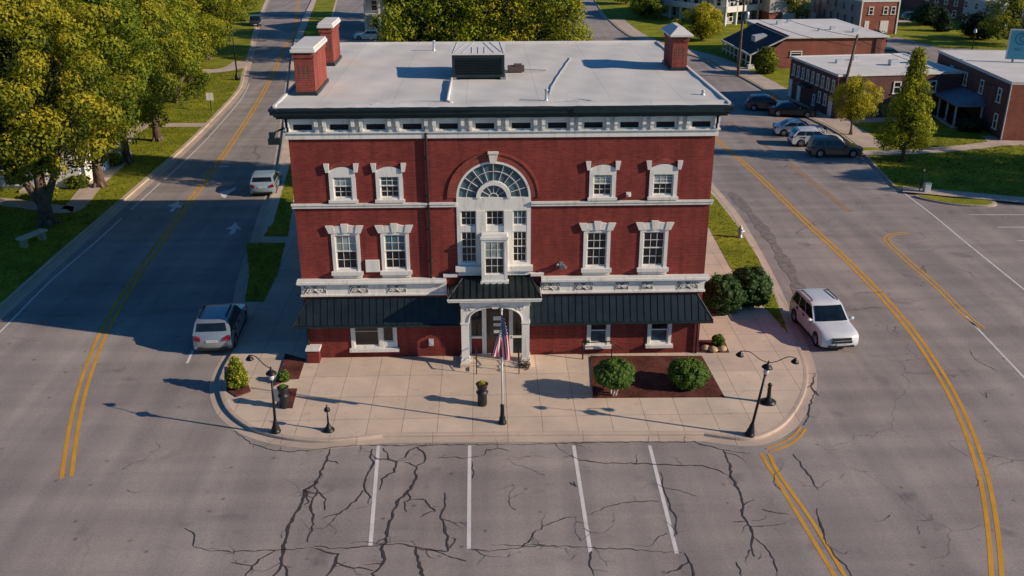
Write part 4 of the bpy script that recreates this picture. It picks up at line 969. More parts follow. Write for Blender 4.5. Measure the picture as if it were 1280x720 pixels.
def crown_clumps(seed, z0, z1, rad, n, shape='round', cr=(.7, 1.3)):
    r = random.Random(seed); out = []; hh = z1 - z0
    lobes = [(r.uniform(0, 6.28), r.uniform(.12, .3), r.uniform(2, 4)) for _ in range(3)]
    for i in range(n):
        t = (i + r.random()) / n; a = i * 2.39996 + r.uniform(-.4, .4)
        if shape == 'round': prof = math.sin(math.pi * (0.10 + 0.86 * t)) ** .62
        elif shape == 'cone': prof = (1 - t) ** .8 * min(1, .55 + t * 4) + .04
        elif shape == 'column': prof = min(1, .7 + t * 2) * (1 - max(0, t - .55) / .45 * .8)
        elif shape == 'oval': prof = math.sin(math.pi * (0.12 + 0.86 * t ** .8)) ** .8
        w = 1 + sum(m * math.sin(a * round(k) + ph + t * 5) for ph, m, k in lobes)
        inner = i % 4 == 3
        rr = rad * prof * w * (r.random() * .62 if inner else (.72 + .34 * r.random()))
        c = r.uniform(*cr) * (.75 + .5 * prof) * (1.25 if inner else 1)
        out.append((rr * math.cos(a), rr * math.sin(a), z0 + hh * t, c, .02 + .1 * r.random() if inner else .30 + .32 * r.random() + .16 * t))  # inner clumps toned dark, painting the shade in the crown gaps
    return out
def tree(name, label, x, y, h, rad, tr=.22, z0=.28, n=70, per=60, ls=.2, shape='round', mat='leaf', seed=1, group=None, cr=(.7, 1.25), limbs=6, z=KH, fork=False):
    t = thing(name, label, 'tree', (x, y, z), group=group)
    r = random.Random(seed * 13 + 1); zb = h * z0
    tk = MB()
    lean = (r.uniform(-.15, .15), r.uniform(-.15, .15))
    top = h * .8
    pts = [(lean[0] * k / 6 * 2, lean[1] * k / 6 * 2, top * k / 6 - .05) for k in range(7)]
    tk.tube(pts, [tr * 1.45, tr * 1.0, tr * .85, tr * .65, tr * .45, tr * .28, tr * .12], 9)
    for k in range(5):   # root flare
        a = k * 1.256 + .4; tk.tube([(tr * .6 * math.cos(a), tr * .6 * math.sin(a), .5), (tr * 1.5 * math.cos(a), tr * 1.5 * math.sin(a), .1), (tr * 2.3 * math.cos(a), tr * 2.3 * math.sin(a), -.06)], [tr * .5, tr * .42, tr * .15], 6)
    if fork:
        for s in (-1, 1): tk.tube([(0, 0, 1.1), (s * .5, .1 * s, 2.2), (s * 1.1, .3 * s, 3.6), (s * 2.0, .5 * s, 6.0)], [tr * .85, tr * .7, tr * .55, tr * .2], 8)
    for k in range(limbs):
        a = k * 2.4 + seed; zz = zb * (.85 + .25 * r.random()) + (top - zb) * .5 * k / limbs; ln = rad * (.85 - .4 * k / limbs)
        tk.tube([(lean[0] * .5, lean[1] * .5, zz), (ln * .35 * math.cos(a), ln * .35 * math.sin(a), zz + ln * .28), (ln * .75 * math.cos(a), ln * .75 * math.sin(a), zz + ln * .6), (ln * math.cos(a), ln * math.sin(a), zz + ln * .95)], [tr * .45, tr * .34, tr * .2, tr * .06], 6)
    tk.build('trunk', M['bark'], t, smooth=True)
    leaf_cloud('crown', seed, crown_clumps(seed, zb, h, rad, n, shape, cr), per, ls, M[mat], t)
    return t
GL = 'broad street trees beside the left road'
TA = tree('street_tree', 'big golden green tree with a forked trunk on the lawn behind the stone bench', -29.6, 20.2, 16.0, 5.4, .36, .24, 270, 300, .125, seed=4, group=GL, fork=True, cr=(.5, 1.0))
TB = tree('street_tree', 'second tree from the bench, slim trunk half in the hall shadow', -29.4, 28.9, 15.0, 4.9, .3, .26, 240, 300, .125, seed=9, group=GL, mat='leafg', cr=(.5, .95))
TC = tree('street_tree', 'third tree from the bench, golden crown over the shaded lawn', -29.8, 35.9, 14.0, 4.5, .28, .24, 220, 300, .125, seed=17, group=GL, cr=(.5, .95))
lt = [(TB, -29.6, 43.0, 1.2, .92, 'fourth tree from the bench, by the cross path to the kerb'),
      (TC, -32.4, 51.0, 2.2, 1.05, 'tree rising behind the small park sign on the lawn'),
      (TA, -32.8, 60.0, 3.1, 1.0, 'tree just left of the tall black roadside lamp'),
      (TC, -35.0, 72.0, .7, 1.2, 'tree left of the driveway mouth beyond the roadside lamp'),
      (TB, -37.3, 88.0, 4.0, 1.12, 'tree on the verge before the small dark car up the road'),
      (TC, -41.0, 106.0, 5.1, 1.25, 'tree leaning its crown over the small dark car up the road'),
      (TB, -46.0, 128.0, 2.6, 1.1, 'farthest tree on the left verge at the top of the road'),
      (TC, -37.5, 27.0, 2.9, 1.08, 'tree behind the big forked tree, its crown over the white house'),
      (TA, -41.5, 37.0, 1.7, .95, 'tree in the back row directly behind the white house'),
      (TB, -39.0, 47.0, 3.6, 1.05, 'back row tree behind the fourth street tree'),
      (TC, -44.0, 60.0, 4.6, 1.1, 'back row tree deep in the upper left of the grove'),
      (TA, -48.0, 78.0, 5.6, .95, 'back row tree behind the tall roadside lamp'),
      (TB, -53.0, 99.0, .4, 1.1, 'back row tree far up the left side of the road'),
      (TC, -50.0, 46.0, 1.1, 1.1, 'tree at the far left edge of the grove'),
      (TB, -57.0, 70.0, 2.0, 1.1, 'tree in the deepest row at the upper left corner')]
for src, x, y, rz, sc_, lb in lt: dup_tree(src, (x, y, KH), rz, lb, GL, (sc_, sc_, sc_))

GR = 'columnar trees in a row behind the hall'
CA = tree('columnar_tree', 'columnar yellow green tree behind the rooftop unit', -1.0, 26.4, 20.5, 1.32, .2, .1, 190, 330, .1, 'column', 'leafy', 21, GR, (.36, .62))
CB = tree('columnar_tree', 'columnar yellow green tree with a narrow tip left of the rooftop unit', -2.9, 26.8, 20.0, 1.35, .2, .1, 190, 330, .1, 'column', 'leafy', 33, GR, (.36, .62))
for src, x, y, rz, lb in ((CA, 4.95, 26.5, 1.0, 'columnar tree at the right end of the row, next to the side street'), (CB, .9, 26.5, 2.0, 'columnar tree just right of the rooftop unit'),
                          (CA, 2.8, 26.8, 3.4, 'columnar tree second from the right end of the row behind the hall')):
    dup_tree(src, (x, y, KH), rz, lb, GR)
tree('leafy_tree', 'dark green broad tree at the left end of the row behind the hall', -6.3, 27.0, 17.5, 1.75, .25, .12, 190, 300, .11, 'round', 'leafg', 41, GR, (.42, .7))
tree('leafy_tree', 'second broad dark tree from the left in the row behind the hall', -4.6, 27.6, 18.5, 1.75, .25, .12, 190, 300, .11, 'round', 'leafg', 43, GR, (.42, .7))
GH = 'trees hidden behind the row that shade the upper left road'
for i, (x, y, s) in enumerate(((-5.5, 86, 1.15), (-5.5, 104, 1.2), (-12.0, 132, .9), (-4.0, 70, .8))):
    dup_tree((TB, TC, TA, TC)[i], (x, y, KH), i * 1.3, ['tree behind the row, nearest the pale house', 'tree standing just behind the pale house', 'tree on the far lawn past the car park', 'tree on the back lawn behind the columnar row'][i], GH, (s, s, s))

conx = (32.677, 33.673)
tree('pyramidal_tree', 'tall pointed yellow green tree on the lawn by the parked cars', conx[0], conx[1], 8.7, 1.75, .14, .13, 170, 420, .085, 'cone', 'leafy', 51, None, (.3, .62))
rtx = (31.897, 43.034)
tree('small_tree', 'small round golden tree on the strip behind the parked cars', rtx[0], rtx[1], 4.9, 1.4, .09, .3, 110, 420, .08, 'round', 'leafy', 53, None, (.3, .55))
t88 = (31.182, 102.365)
tree('small_tree', 'bushy golden tree on the lawn beyond the right chimney', t88[0], t88[1], 5.225, 2.5, .14, .14, 110, 260, .12, 'oval', 'leafy', 57, None, (.45, .75))
for lb, g, h, rad, mat, sh, sd in (('dark spreading tree on the lawn above the right chimney', (27.402, 129.869), 4.2, 2.6, 'leafg', 'round', 61), ('yellowish tree at the top edge left of the white veranda house', (27.038, 153.366), 5.0, 2.5, 'leaf', 'round', 62),
        ('slim tree between the beige house and the large brick block', (50.346, 122.167), 6.0, 2.4, 'leafy', 'round', 63), ('tree at the top right corner behind the billboard', (73.762, 95.743), 7.0, 3.6, 'leaf', 'round', 64),
        ('small dark conifer on the far right lawn', (71.104, 111.21), 2.6, .8, 'leafdk', 'cone', 65), ('little dark tree beside the brick wall of the porch house', (32.895, 74.606), 2.5, .6, 'leafg', 'round', 66),
        ('shadowy tree below the top right corner tree', (72.332, 102.25), 3.4, 2.2, 'leafdk', 'round', 67), ('dark tree before the far row building', (72.261, 119.07), 3.0, 2.0, 'leafdk', 'round', 68),
        ('dark bush at the south corner of the porch house roof', (52.203, 92.167), 2.2, 1.6, 'leafdk', 'round', 69)):
    tree('background_tree', lb, g[0], g[1], h, rad, .1, .15, 80, 190, .14, sh, mat, sd, 'trees around the houses on the right', (.5, .9))
GO = 'tall trees beyond the right edge that shade the right lawn'
for i, (x, y, s) in enumerate(((50.0, 23.5, .68), (56.5, 19.5, .8), (58.0, 27.0, .8))): dup_tree((TB, TC, TB)[i], (x, y, KH), i * 2.1, ['tall tree nearest the right lawn, shading it from beyond the edge', 'tall tree beyond the right car park shading the lawn edge', 'tall tree beside the right brick house, shading its walk'][i], GO, (s, s, s))

def shrub(name, label, x, y, h, rx, ry, mat, seed, n=40, per=420, ls=.055, z=KH, z0=.05, shape='round', stems=True, group=None, cr=None):
    t = thing(name, label, 'shrub', (x, y, z), group=group)
    r = random.Random(seed); cl = []
    for i in range(n):
        tt = (i + .5) / n; a = i * 2.39996
        pr = {'round': math.sin(math.pi * (.12 + .80 * tt)) ** .55, 'cone': (1 - tt) ** .75 * min(1, .7 + tt * 3) + .05, 'dome': math.cos(tt * 1.5) ** .6}[shape]
        rr = pr * (r.random() ** .3) * .78
        c = (cr or (.16, .26)); c = r.uniform(*c)
        cl.append((rx * rr * math.cos(a), ry * rr * math.sin(a), z0 + (h - z0) * (.1 + .82 * tt), c * (.8 + .3 * pr), .32 + .3 * r.random() + .15 * tt))
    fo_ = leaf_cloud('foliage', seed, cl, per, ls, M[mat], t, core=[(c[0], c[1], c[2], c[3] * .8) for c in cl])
    if stems:
        m = MB()
        for k in range(5):
            a = k * 1.256; m.tube([(.06 * math.cos(a), .06 * math.sin(a), -.03), (rx * .25 * math.cos(a), ry * .25 * math.sin(a), h * .35), (rx * .45 * math.cos(a), ry * .45 * math.sin(a), h * .65)], [.03, .022, .01], 5)
        m.build('stems', M['bark'], t)
    return t
s1 = (4.616, -4.049)
tp_ = shrub('topiary_bush', 'round clipped boxwood standing on pale bare stems at the front of the red mulch', s1[0], s1[1], 1.62, .98, .9, 'leafbox', 71, 110, 560, .045, z0=.5, stems=False, cr=(.2, .3))
sm = MB()
for k in range(6):
    a = k * 1.05; sm.tube([(.10 * math.cos(a), .10 * math.sin(a), -.03), (.16 * math.cos(a + .4), .16 * math.sin(a + .4), .3), (.3 * math.cos(a + .7), .3 * math.sin(a + .7), .62)], [.035, .03, .016], 6)
sm.build('stems', plain('pale_bark', (.5, .44, .38), .8, var=.2), tp_)
s2 = (7.912, -3.296)
shrub('round_bush', 'round clipped boxwood growing from the ground at the right end of the red mulch', s2[0], s2[1], 1.2, 1.0, .92, 'leafbox', 73, 110, 560, .045, z0=.05, cr=(.2, .3))
s3 = (-11.701, -2.816)
shrub('cone_shrub', 'golden green pointed evergreen in a little mulch ring at the left kerb', s3[0], s3[1], 1.55, .58, .55, 'leafy', 75, 60, 420, .06, shape='cone', cr=(.15, .26))
for lb, g, h, rx, ry, sd in (('dark yew mass nearest the hall corner', (11.314, 4.273), 1.75, 1.25, 1.35, 77), ('dark yew mass nearest the right kerb', (12.971, 5.237), 1.85, 1.3, 1.6, 79)):
    shrub('yew_bush', lb, g[0], g[1] + .5, h, rx, ry, 'leafyew', sd, 120, 360, .07, shape='cone' if sd == 99 else 'round', group='dark yews by the right lawn', cr=(.28, .42))
s4 = (10.161, 0.511)
shrub('small_bush', 'small round green bush in the rock bed by the right downpipe', s4[0], s4[1], .62, .34, .32, 'leafbox', 81, 26, 700, .04, cr=(.12, .18))
for i, (u, lb) in enumerate((((883, 441), 'tan stone at the left of the little rock bed'), ((892, 442), 'tan stone in the middle of the little rock bed'), ((902, 442), 'tan stone at the right of the little rock bed'))):
    g = ((9.48, 0.191), (9.829, 0.053), (10.253, 0.082))[i]
    m = MB(); r = random.Random(i + 4)
    m.lathe([(.001, -.02), (.2, .0), (.24, .08), (.17, .18), (.001, .23)], 9)
    m.v = [(x * r.uniform(.85, 1.15), y * r.uniform(.8, 1.1), zz * r.uniform(.8, 1.15)) for x, y, zz in m.v]
    o = m.build('bed_rock', M['rock'], smooth=True); o.location = (g[0], g[1], KH + .05); tag(o, lb, 'rock', 'tan stones in the small bed')
s5 = (-9.896, -2.434)
shrub('small_bush', 'small clipped bush poking up behind the tall black planter at the left corner', s5[0] + .1, s5[1] + .1, .55, .26, .25, 'leafbox', 83, 20, 700, .045, cr=(.11, .16))
for i, (g, lb) in enumerate((((44.081, 49.121), 'low dark hedge bush at the left of the blue porch'), ((43.724, 46.081), 'low dark hedge bush in the middle of the blue porch'), ((43.613, 43.839), 'low dark hedge bush by the corner post of the blue porch'))):
    shrub('hedge_bush', lb, g[0] - .5, g[1] + .2, 1.1, 1.3, 1.2, 'leafdk', 85 + i, 30, 90, .14, group='hedge bushes under the blue porch', cr=(.35, .5))
for i, (g, lb) in enumerate((((-31.313, 24.981), 'low yellowish shrub beside the forked trunk'), ((-30.253, 27.863), 'low green shrub in the bed left of the second trunk'), ((-29.856, 33.979), 'low shrub in the brown bed between the street trees'))):
    shrub('low_shrub', lb, g[0] - .6, g[1] + .8, .9, .9, .7, ('leafy', 'leafg', 'leaf')[i], 95 + i, 30, 160, .1, group='shrubs in front of the white house', cr=(.25, .4))

# ------------------------------------------------------------------ street furniture
def bell(mb, c, r, h): mb.lathe([(r * .16, h), (r * .2, h * .85), (r * .55, h * .6), (r * .9, h * .22), (r, 0), (r * .85, -.02), (.001, .02)], 14, c)
def base_prof(s=1.0): return [(.001, 0), (.2 * s, 0), (.2 * s, .08), (.165 * s, .1), (.165 * s, .2), (.12 * s, .3), (.1 * s, .42), (.085 * s, .5), (.06 * s, .56)]
def lamp_post(label, loc, h, arms, lean=(0, 0), name='street_lamp', r=.045):
    t = thing(name, label, 'street lamp', loc, rot=(lean[1], lean[0], 0), group='black lamps on the front pavement')
    MB().lathe(base_prof(), 14).build('base', M['iron'], t, smooth=True)
    MB().tube([(0, 0, .5), (0, 0, h)], [r * 1.25, r], 10).lathe([(r, 0), (r + .03, .03), (r, .06)], 12, (0, 0, h - .08)).build('pole', M['iron'], t, smooth=True)
    ln = MB().lathe([(.001, 0), (.06, 0), (.10, .05), (.115, .28), (.001, .28)], 10, (0, 0, h)); lo = ln.build('lantern', M['lantern'], t, smooth=True)
    cp = MB(); bell(cp, (0, 0, h + .28), .22, .2); cp.lathe([(.03, .0), (.035, .08), (.001, .16)], 8, (0, 0, h + .46)); cp.build('lantern_cap', M['iron'], lo, smooth=True)
    for (dx, dy, dz) in arms:
        m = MB().tube(spline([(0, 0, h + .5), (dx * .3, dy * .3, h + .5 + dz * .25), (dx * .65, dy * .65, h + .5 + dz * .95), (dx * .88, dy * .88, h + .5 + dz), (dx, dy, h + .47 + dz)], 5), .018, 6)
        a = m.build('arm', M['iron'], t, smooth=True)
        hd = MB(); bell(hd, (dx, dy, h + .28 + dz), .16, .2); hd.build('lamp_head', M['iron'], a, smooth=True)
    return t
lamp_post('black lamp with a central lantern and two curved arms at the right front corner', (9.608, -7.427) + (KH,), 2.75, [(-1.12, .15, .32), (1.06, .1, .30)], (R(7.5), 0))
lamp_post('dark green black lamp with one curved arm at the left front corner', (-9.295, -6.588) + (KH,), 2.35, [(-.95, .62, .30)], (R(1.5), 0))
def bollard(label, loc, s=1.0):
    t = thing('bollard_light', label, 'bollard', loc, group='short black bollard lights')
    MB().lathe([(.001, 0), (.24 * s, 0), (.24 * s, .05), (.15 * s, .1), (.1 * s, .2), (.06, .3)], 14).build('base', M['iron'], t, smooth=True)
    MB().tube([(0, 0, .28), (0, 0, .88)], [.045, .03], 8).build('post', M['iron'], t, smooth=True)
    MB().lathe([(.03, .86), (.12, .9), (.13, .96), (.09, 1.03), (.025, 1.08), (.03, 1.14), (.001, 1.2)], 12).build('lamp_head', M['iron'], t, smooth=True)
bollard('thin black bollard light on the pavement right of the left lamp', (-7.195, -6.532) + (KH,))
t = thing('iron_post', 'stubby black iron post on a wide round foot behind the right lamp', 'bollard', (11.071, -4.833) + (KH,))
MB().lathe([(.001, 0), (.34, 0), (.34, .06), (.2, .12), (.12, .2)], 14).build('foot', M['iron'], t, smooth=True)
MB().lathe([(.12, .18), (.085, .3), (.075, .78), (.1, .82), (.07, .9), (.001, .96)], 12).build('post', M['iron'], t, smooth=True)
fp = thing('flagpole', 'white flagpole on a black fluted base in front of the entrance', 'flagpole', (-0.206, -6.189) + (KH,))
MB().lathe([(.001, 0), (.17, 0), (.17, .08), (.13, .12), (.13, .26), (.09, .36), (.075, .8), (.095, .84), (.05, .9)], 14).build('base', M['iron'], fp, smooth=True)
MB().tube([(0, 0, .85), (0, 0, 5.0)], [.045, .032], 10).build('pole', M['white'], fp, smooth=True)
MB().lathe([(.001, -.06), (.04, -.045), (.06, 0), (.04, .045), (.001, .06)], 10, (0, 0, 5.06)).build('finial', M['greyl'], fp, smooth=True)
# flag
def flag_mat():
    m, nt, b = mat_new('stars_and_stripes')
    uv = nt.nodes.new('ShaderNodeUVMap'); s = nt.nodes.new('ShaderNodeSeparateXYZ'); nt.links.new(uv.outputs[0], s.inputs[0])
    def mth(op, a, bb=None):
        n = nt.nodes.new('ShaderNodeMath'); n.operation = op
        for i, v in enumerate((a, bb)):
            if v is None: continue
            if hasattr(v, 'is_output'): nt.links.new(v, n.inputs[i])
            else: n.inputs[i].default_value = v
        return n.outputs[0]
    u, v = s.outputs[0], s.outputs[1]
    st = mth('MODULO', mth('FLOOR', mth('MULTIPLY', v, 12.999)), 2.0)           # 0 = red, 1 = white
    c = mixc(nt, (.42, .004, .02), (.66, .62, .62), st)
    can = mth('MULTIPLY', mth('LESS_THAN', u, .42), mth('GREATER_THAN', v, 6 / 13))
    # staggered rows of stars
    cu = mth('MULTIPLY', u, 11 / .42); cv = mth('MULTIPLY', mth('SUBTRACT', v, 6 / 13), 9 * 13 / 7)
    du = mth('SUBTRACT', mth('FRACT', cu), .5); dv = mth('SUBTRACT', mth('FRACT', cv), .5)
    d = mth('ADD', mth('MULTIPLY', du, du), mth('MULTIPLY', dv, dv))
    par = mth('MODULO', mth('ADD', mth('FLOOR', cu), mth('FLOOR', cv)), 2.0)
    star = mth('MULTIPLY', mth('LESS_THAN', d, .13), mth('LESS_THAN', par, .5))
    blue = mixc(nt, (.012, .018, .085), (.7, .68, .7), star)
    c = mixc(nt, c, blue, can)
    nt.links.new(c, b.inputs['Base Color']); b.inputs['Roughness'].default_value = .8
    tr = nt.nodes.new('ShaderNodeBsdfTranslucent'); nt.links.new(c, tr.inputs[0]); mx = nt.nodes.new('ShaderNodeMixShader'); mx.inputs[0].default_value = .12
    nt.links.new(b.outputs[0], mx.inputs[1]); nt.links.new(tr.outputs[0], mx.inputs[2]); nt.links.new(mx.outputs[0], nt.nodes['Material Output'].inputs[0])
    return m
fb = bmesh.new(); uvl = fb.loops.layers.uv.new('UVMap'); nu, nv = 36, 26; gv = {}
for i in range(nu + 1):
    for j in range(nv + 1):
        u, v = i / nu, j / nv
        x = -.02 + (u ** .55) * ((1 - v) * -.46 + v * .42); zz = (1 - u) * (-(1 - v) * .85) + u * (-(1 - v) * 1.78 - v * 2.02)
        x += .045 * u * math.sin(v * 9 + u * 2); y = -.17 + .08 * (u ** .7) * math.sin(v * 11 + u * 3.0) + .03 * math.sin(u * 7 + v * 4)
        gv[i, j] = fb.verts.new((x, y, zz))
for i in range(nu):
    for j in range(nv):
        f = fb.faces.new((gv[i, j], gv[i + 1, j], gv[i + 1, j + 1], gv[i, j + 1])); f.smooth = True
        for lp, (a, bb) in zip(f.loops, ((i, j), (i + 1, j), (i + 1, j + 1), (i, j + 1))): lp[uvl].uv = (a / nu, bb / nv)
fm = bpy.data.meshes.new('flag'); fb.to_mesh(fm); fb.free(); fm.materials.append(flag_mat())
fo = bpy.data.objects.new('flag', fm); col.objects.link(fo); fo.location = (-0.206, -6.189) + (KH + 4.95,)
tag(fo, 'limp stars and stripes flag hanging from the white pole before the entrance', 'flag')
# planters
def pot(label, g, h, r, leafy, name='planter', cat='planter'):
    t = thing(name, label, cat, (g[0], g[1], KH))
    MB().lathe([(.001, 0), (r * .72, 0), (r * .8, h * .1), (r * .78, h * .5), (r * .95, h * .56), (r * 1.05, h * .62), (r * .8, h * .66), (r * .74, h * .7), (r * .95, h * .95), (r * 1.08, h), (r * .9, h), (.001, h * .94)], 18).build('pot', M['blacktrim'], t, smooth=True)
    cl = [(r * .5 * math.cos(k * 2.4) * (k / 9), r * .5 * math.sin(k * 2.4) * (k / 9), h + r * .35 * (1 - k / 12), r * .38, .5 + .3 * (k % 3) / 3) for k in range(9)]
    leaf_cloud('plant', 7, cl, 2600, .03, M[leafy], t)
pot('tall black urn planter with a small mound of yellow flowers left of the flagpole', (-1.022, -4.654), 1.0, .25, 'leafy')
pot('tall black planter in the small mulch bed at the left corner', (-9.328, -4.594), .95, .23, 'leafbox')
t = thing('basket_planter', 'low wire basket of dry twigs beside the right entrance column', 'planter', (0.864, -1.422) + (KH,))
bm_ = MB()
for k in range(10):
    a = k * .628; bm_.tube([(.2 * math.cos(a), .16 * math.sin(a), 0), (.27 * math.cos(a), .2 * math.sin(a), .28)], .012, 5)
for z in (.03, .15, .28): bm_.tube([((.2 + .25 * z) * math.cos(k * .4189), (.16 + .15 * z) * math.sin(k * .4189), z) for k in range(16)], .013, 5)
bm_.build('basket', M['iron'], t); tw = MB(); r = random.Random(5)
for k in range(22): tw.tube([(r.uniform(-.12, .12), r.uniform(-.1, .1), .05), (r.uniform(-.3, .3), r.uniform(-.2, .2), r.uniform(.3, .55))], .012, 4)
tw.build('twigs', M['bark'], t)
# handrails at the steps
def rail(label, x, y0, y1, h=.95):
    t = thing('handrail', label, 'handrail', (x, y0, KH), group='black handrails at the entrance')
    MB().tube([(0, 0, 0), (0, 0, h)], .024, 8).tube([(0, y1 - y0, .15), (0, y1 - y0, h + .15)], .024, 8).build('posts', M['iron'], t, smooth=True)
    MB().tube([(0, -.1, h - .08), (0, -.05, h - .01), (0, 0, h), (0, y1 - y0, h + .15)], .024, 8).tube([(0, 0, h * .5), (0, y1 - y0, h * .5 + .15)], .016, 6).build('rails', M['iron'], t, smooth=True)
rail('black iron handrail on the left of the entrance steps', -1.28, -1.85, -1.15); rail('black iron handrail on the right of the entrance steps', .62, -1.9, -1.15)
t = thing('ramp_rail', 'dark railing with a sloped top bar in front of the first right ground floor window', 'railing', (3.62, -.55, KH))
MB().tube([(0, 0, 0), (0, 0, .95)], .035, 8).tube([(1.35, .1, 0), (1.35, .1, .85)], .025, 8).build('posts', M['iron'], t, smooth=True)
MB().tube([(-.05, 0, .88), (.3, 0, .92)], .05, 8).tube([(0, 0, .85), (1.35, .1, .85), (1.9, .15, .35)], .025, 8).build('bar', M['iron'], t, smooth=True)
# sign panel beside the left planter
t = thing('notice_sign', 'small white notice panel on a short stake by the left lamp', 'sign', (-9.658, -4.448) + (KH,), R(-6))
MB().tube([(0, 0, 0), (0, 0, .3)], .02, 6).build('stake', M['iron'], t); MB().box(-.16, .16, -.02, .02, .22, .78).build('panel', M['greyl'], t, bevel=.006)
# stone bench on the left lawn
bg = (-28.854, 16.405)
t = thing('stone_bench', 'pale stone bench on the sunlit lawn at far left', 'bench', (bg[0], bg[1], KH), R(68))
MB().box(-1.0, 1.0, -.28, .28, .5, .64).build('seat', plain('pale_stone', (.55, .45, .33), .85, var=.15), t, bevel=.02)
for s in (-1, 1): MB().prism_xz([(s * .72 - .16, 0), (s * .72 + .16, 0), (s * .72 + .1, .5), (s * .72 - .1, .5)], -.22, .22).build('leg', M['rock'], t)
# far lamp, park sign, hydrant, post on the right
lp = (-29.662, 72.629)
t = thing('roadside_lamp', 'tall thin black lamp standard on the left verge by the driveway', 'street lamp', (lp[0], lp[1], KH))
MB().lathe([(.001, 0), (.32, 0), (.3, .3), (.18, .7), (.1, .9)], 10).build('base', M['iron'], t, smooth=True)
MB().tube([(0, 0, .8), (0, 0, 6.4)], [.09, .06], 8).build('pole', M['iron'], t, smooth=True)
m = MB().tube([(0, 0, 6.3), (.5, 0, 6.7), (1.2, 0, 6.75)], .04, 6); m.build('arm', M['iron'], t); MB().box(1.0, 1.7, -.15, .15, 6.66, 6.8).build('lamp_head', M['iron'], t, bevel=.03)
sg = (-29.155, 57.235)
t = thing('park_sign', 'small white sign on a dark post on the left lawn', 'sign', (sg[0] + .9, sg[1] - 1.5, KH))
MB().tube([(0, 0, 0), (0, 0, 1.6)], .05, 6).build('post', M['iron'], t); MB().box(-.35, .35, -.08, -.04, 1.0, 1.75).build('panel', M['white'], t, bevel=.01)
hy = (15.11, 15.951)
t = thing('fire_hydrant', 'silver grey fire hydrant on the lawn by the right kerb', 'hydrant', (hy[0], hy[1], KH))
MB().lathe([(.001, 0), (.2, 0), (.2, .06), (.13, .08), (.13, .52), (.17, .54), (.17, .6), (.13, .64), (.08, .74), (.03, .78), (.03, .84), (.001, .85)], 14).build('barrel', M['grey'], t, smooth=True)
m = MB(); m.lathe([(.001, -.24), (.07, -.24), (.07, -.12)], 10, (0, 0, .42), axis='y'); m.tube([(-.26, 0, .42), (.26, 0, .42)], .06, 8); m.build('outlets', M['greyl'], t, smooth=True)
pz = (30.577, 25.498)
t = thing('lawn_post', 'thin dark post with a small lamp head at the right lawn edge', 'lamp post', (pz[0], pz[1], KH))
MB().tube([(0, 0, 0), (.1, 0, 1.55)], .04, 6).build('post', M['iron'], t); MB().tube([(.1, 0, 1.5), (.12, 0, 1.62)], .07, 8).build('head', M['grey'], t)
t = thing('utility_box', 'small pale utility box beside the thin post at the right lawn edge', 'utility box', (pz[0] + .45, pz[1] - .15, KH))
MB().box(-.22, .22, -.18, .18, 0, .62).build('cabinet', M['greyl'], t, bevel=.03); MB().box(-.25, .25, -.21, .21, .62, .68).build('lid', M['grey'], t, bevel=.02)
bl = (60.032, 73.31)
t = thing('roadside_lamp', 'thin lamp standard on the far right lawn left of the billboard', 'street lamp', (bl[0] - 1, bl[1] + 4, KH))
MB().tube([(0, 0, 0), (0, 0, 4.2)], .06, 6).build('pole', M['iron'], t); MB().lathe([(.05, 0), (.2, .1), (.15, .45), (.001, .55)], 8, (0, 0, 4.2)).build('lamp_head', M['greyl'], t)
def upole(label, g, h, dx=0.0, cross=True):
    t = thing('utility_pole', label, 'utility pole', (g[0], g[1], KH), group='wooden utility poles')
    MB().tube([(0, 0, 0), (dx, 0, h)], [.17, .11], 9).build('post', M['bark'], t, smooth=True)
    if cross:
        MB().box(-.9 + dx, .9 + dx, -.06, .06, h - .6, h - .45).build('crossarm', M['bark'], t)
        m = MB()
        for k in (-.8, -.4, .4, .8): m.lathe([(.04, 0), (.05, .1), (.001, .14)], 6, (k + dx, 0, h - .45))
        m.build('insulators', M['greyl'], t)
    return t
up1 = upole('dark utility pole with a transformer beside the porch house', (29.229, 73.12), 9.0)
MB().lathe([(.001, 0), (.28, 0), (.3, .1), (.3, .8), (.2, .9), (.001, .92)], 12, (.42, -.1, 6.5)).build('transformer', M['grey'], up1, smooth=True)
upole('brown leaning utility pole before the low white roofed brick block', (32.853, 49.543), 7.861, 1.0, False)
def wire(label, a, b, sag):
    m = MB().tube([(a[0] + (b[0] - a[0]) * k / 12, a[1] + (b[1] - a[1]) * k / 12, a[2] + (b[2] - a[2]) * k / 12 - sag * 4 * (k / 12) * (1 - k / 12)) for k in range(13)], .022, 4)
    tag(m.build('overhead_wire', M['blacktrim']), label, 'wire', 'overhead wires on the right')
ua, ub = (29.229, 73.12), (32.853, 49.543)
wire('upper overhead wire between the two wooden utility poles', (ua[0], ua[1], 8.6), (ub[0] + 1.0, ub[1], 7.8), .5)
wire('lower overhead wire between the two wooden utility poles', (ua[0], ua[1], 7.4), (ub[0] + .9, ub[1], 6.9), .5)
wire('overhead wire from the brown pole down to the right brick house', (ub[0] + 1.0, ub[1], 7.6), (44.4, 43.0, 4.4), .4)
upole('pale tall pole at the top beside the white veranda house', (44.521, 124.592), 8.0, 0, False)

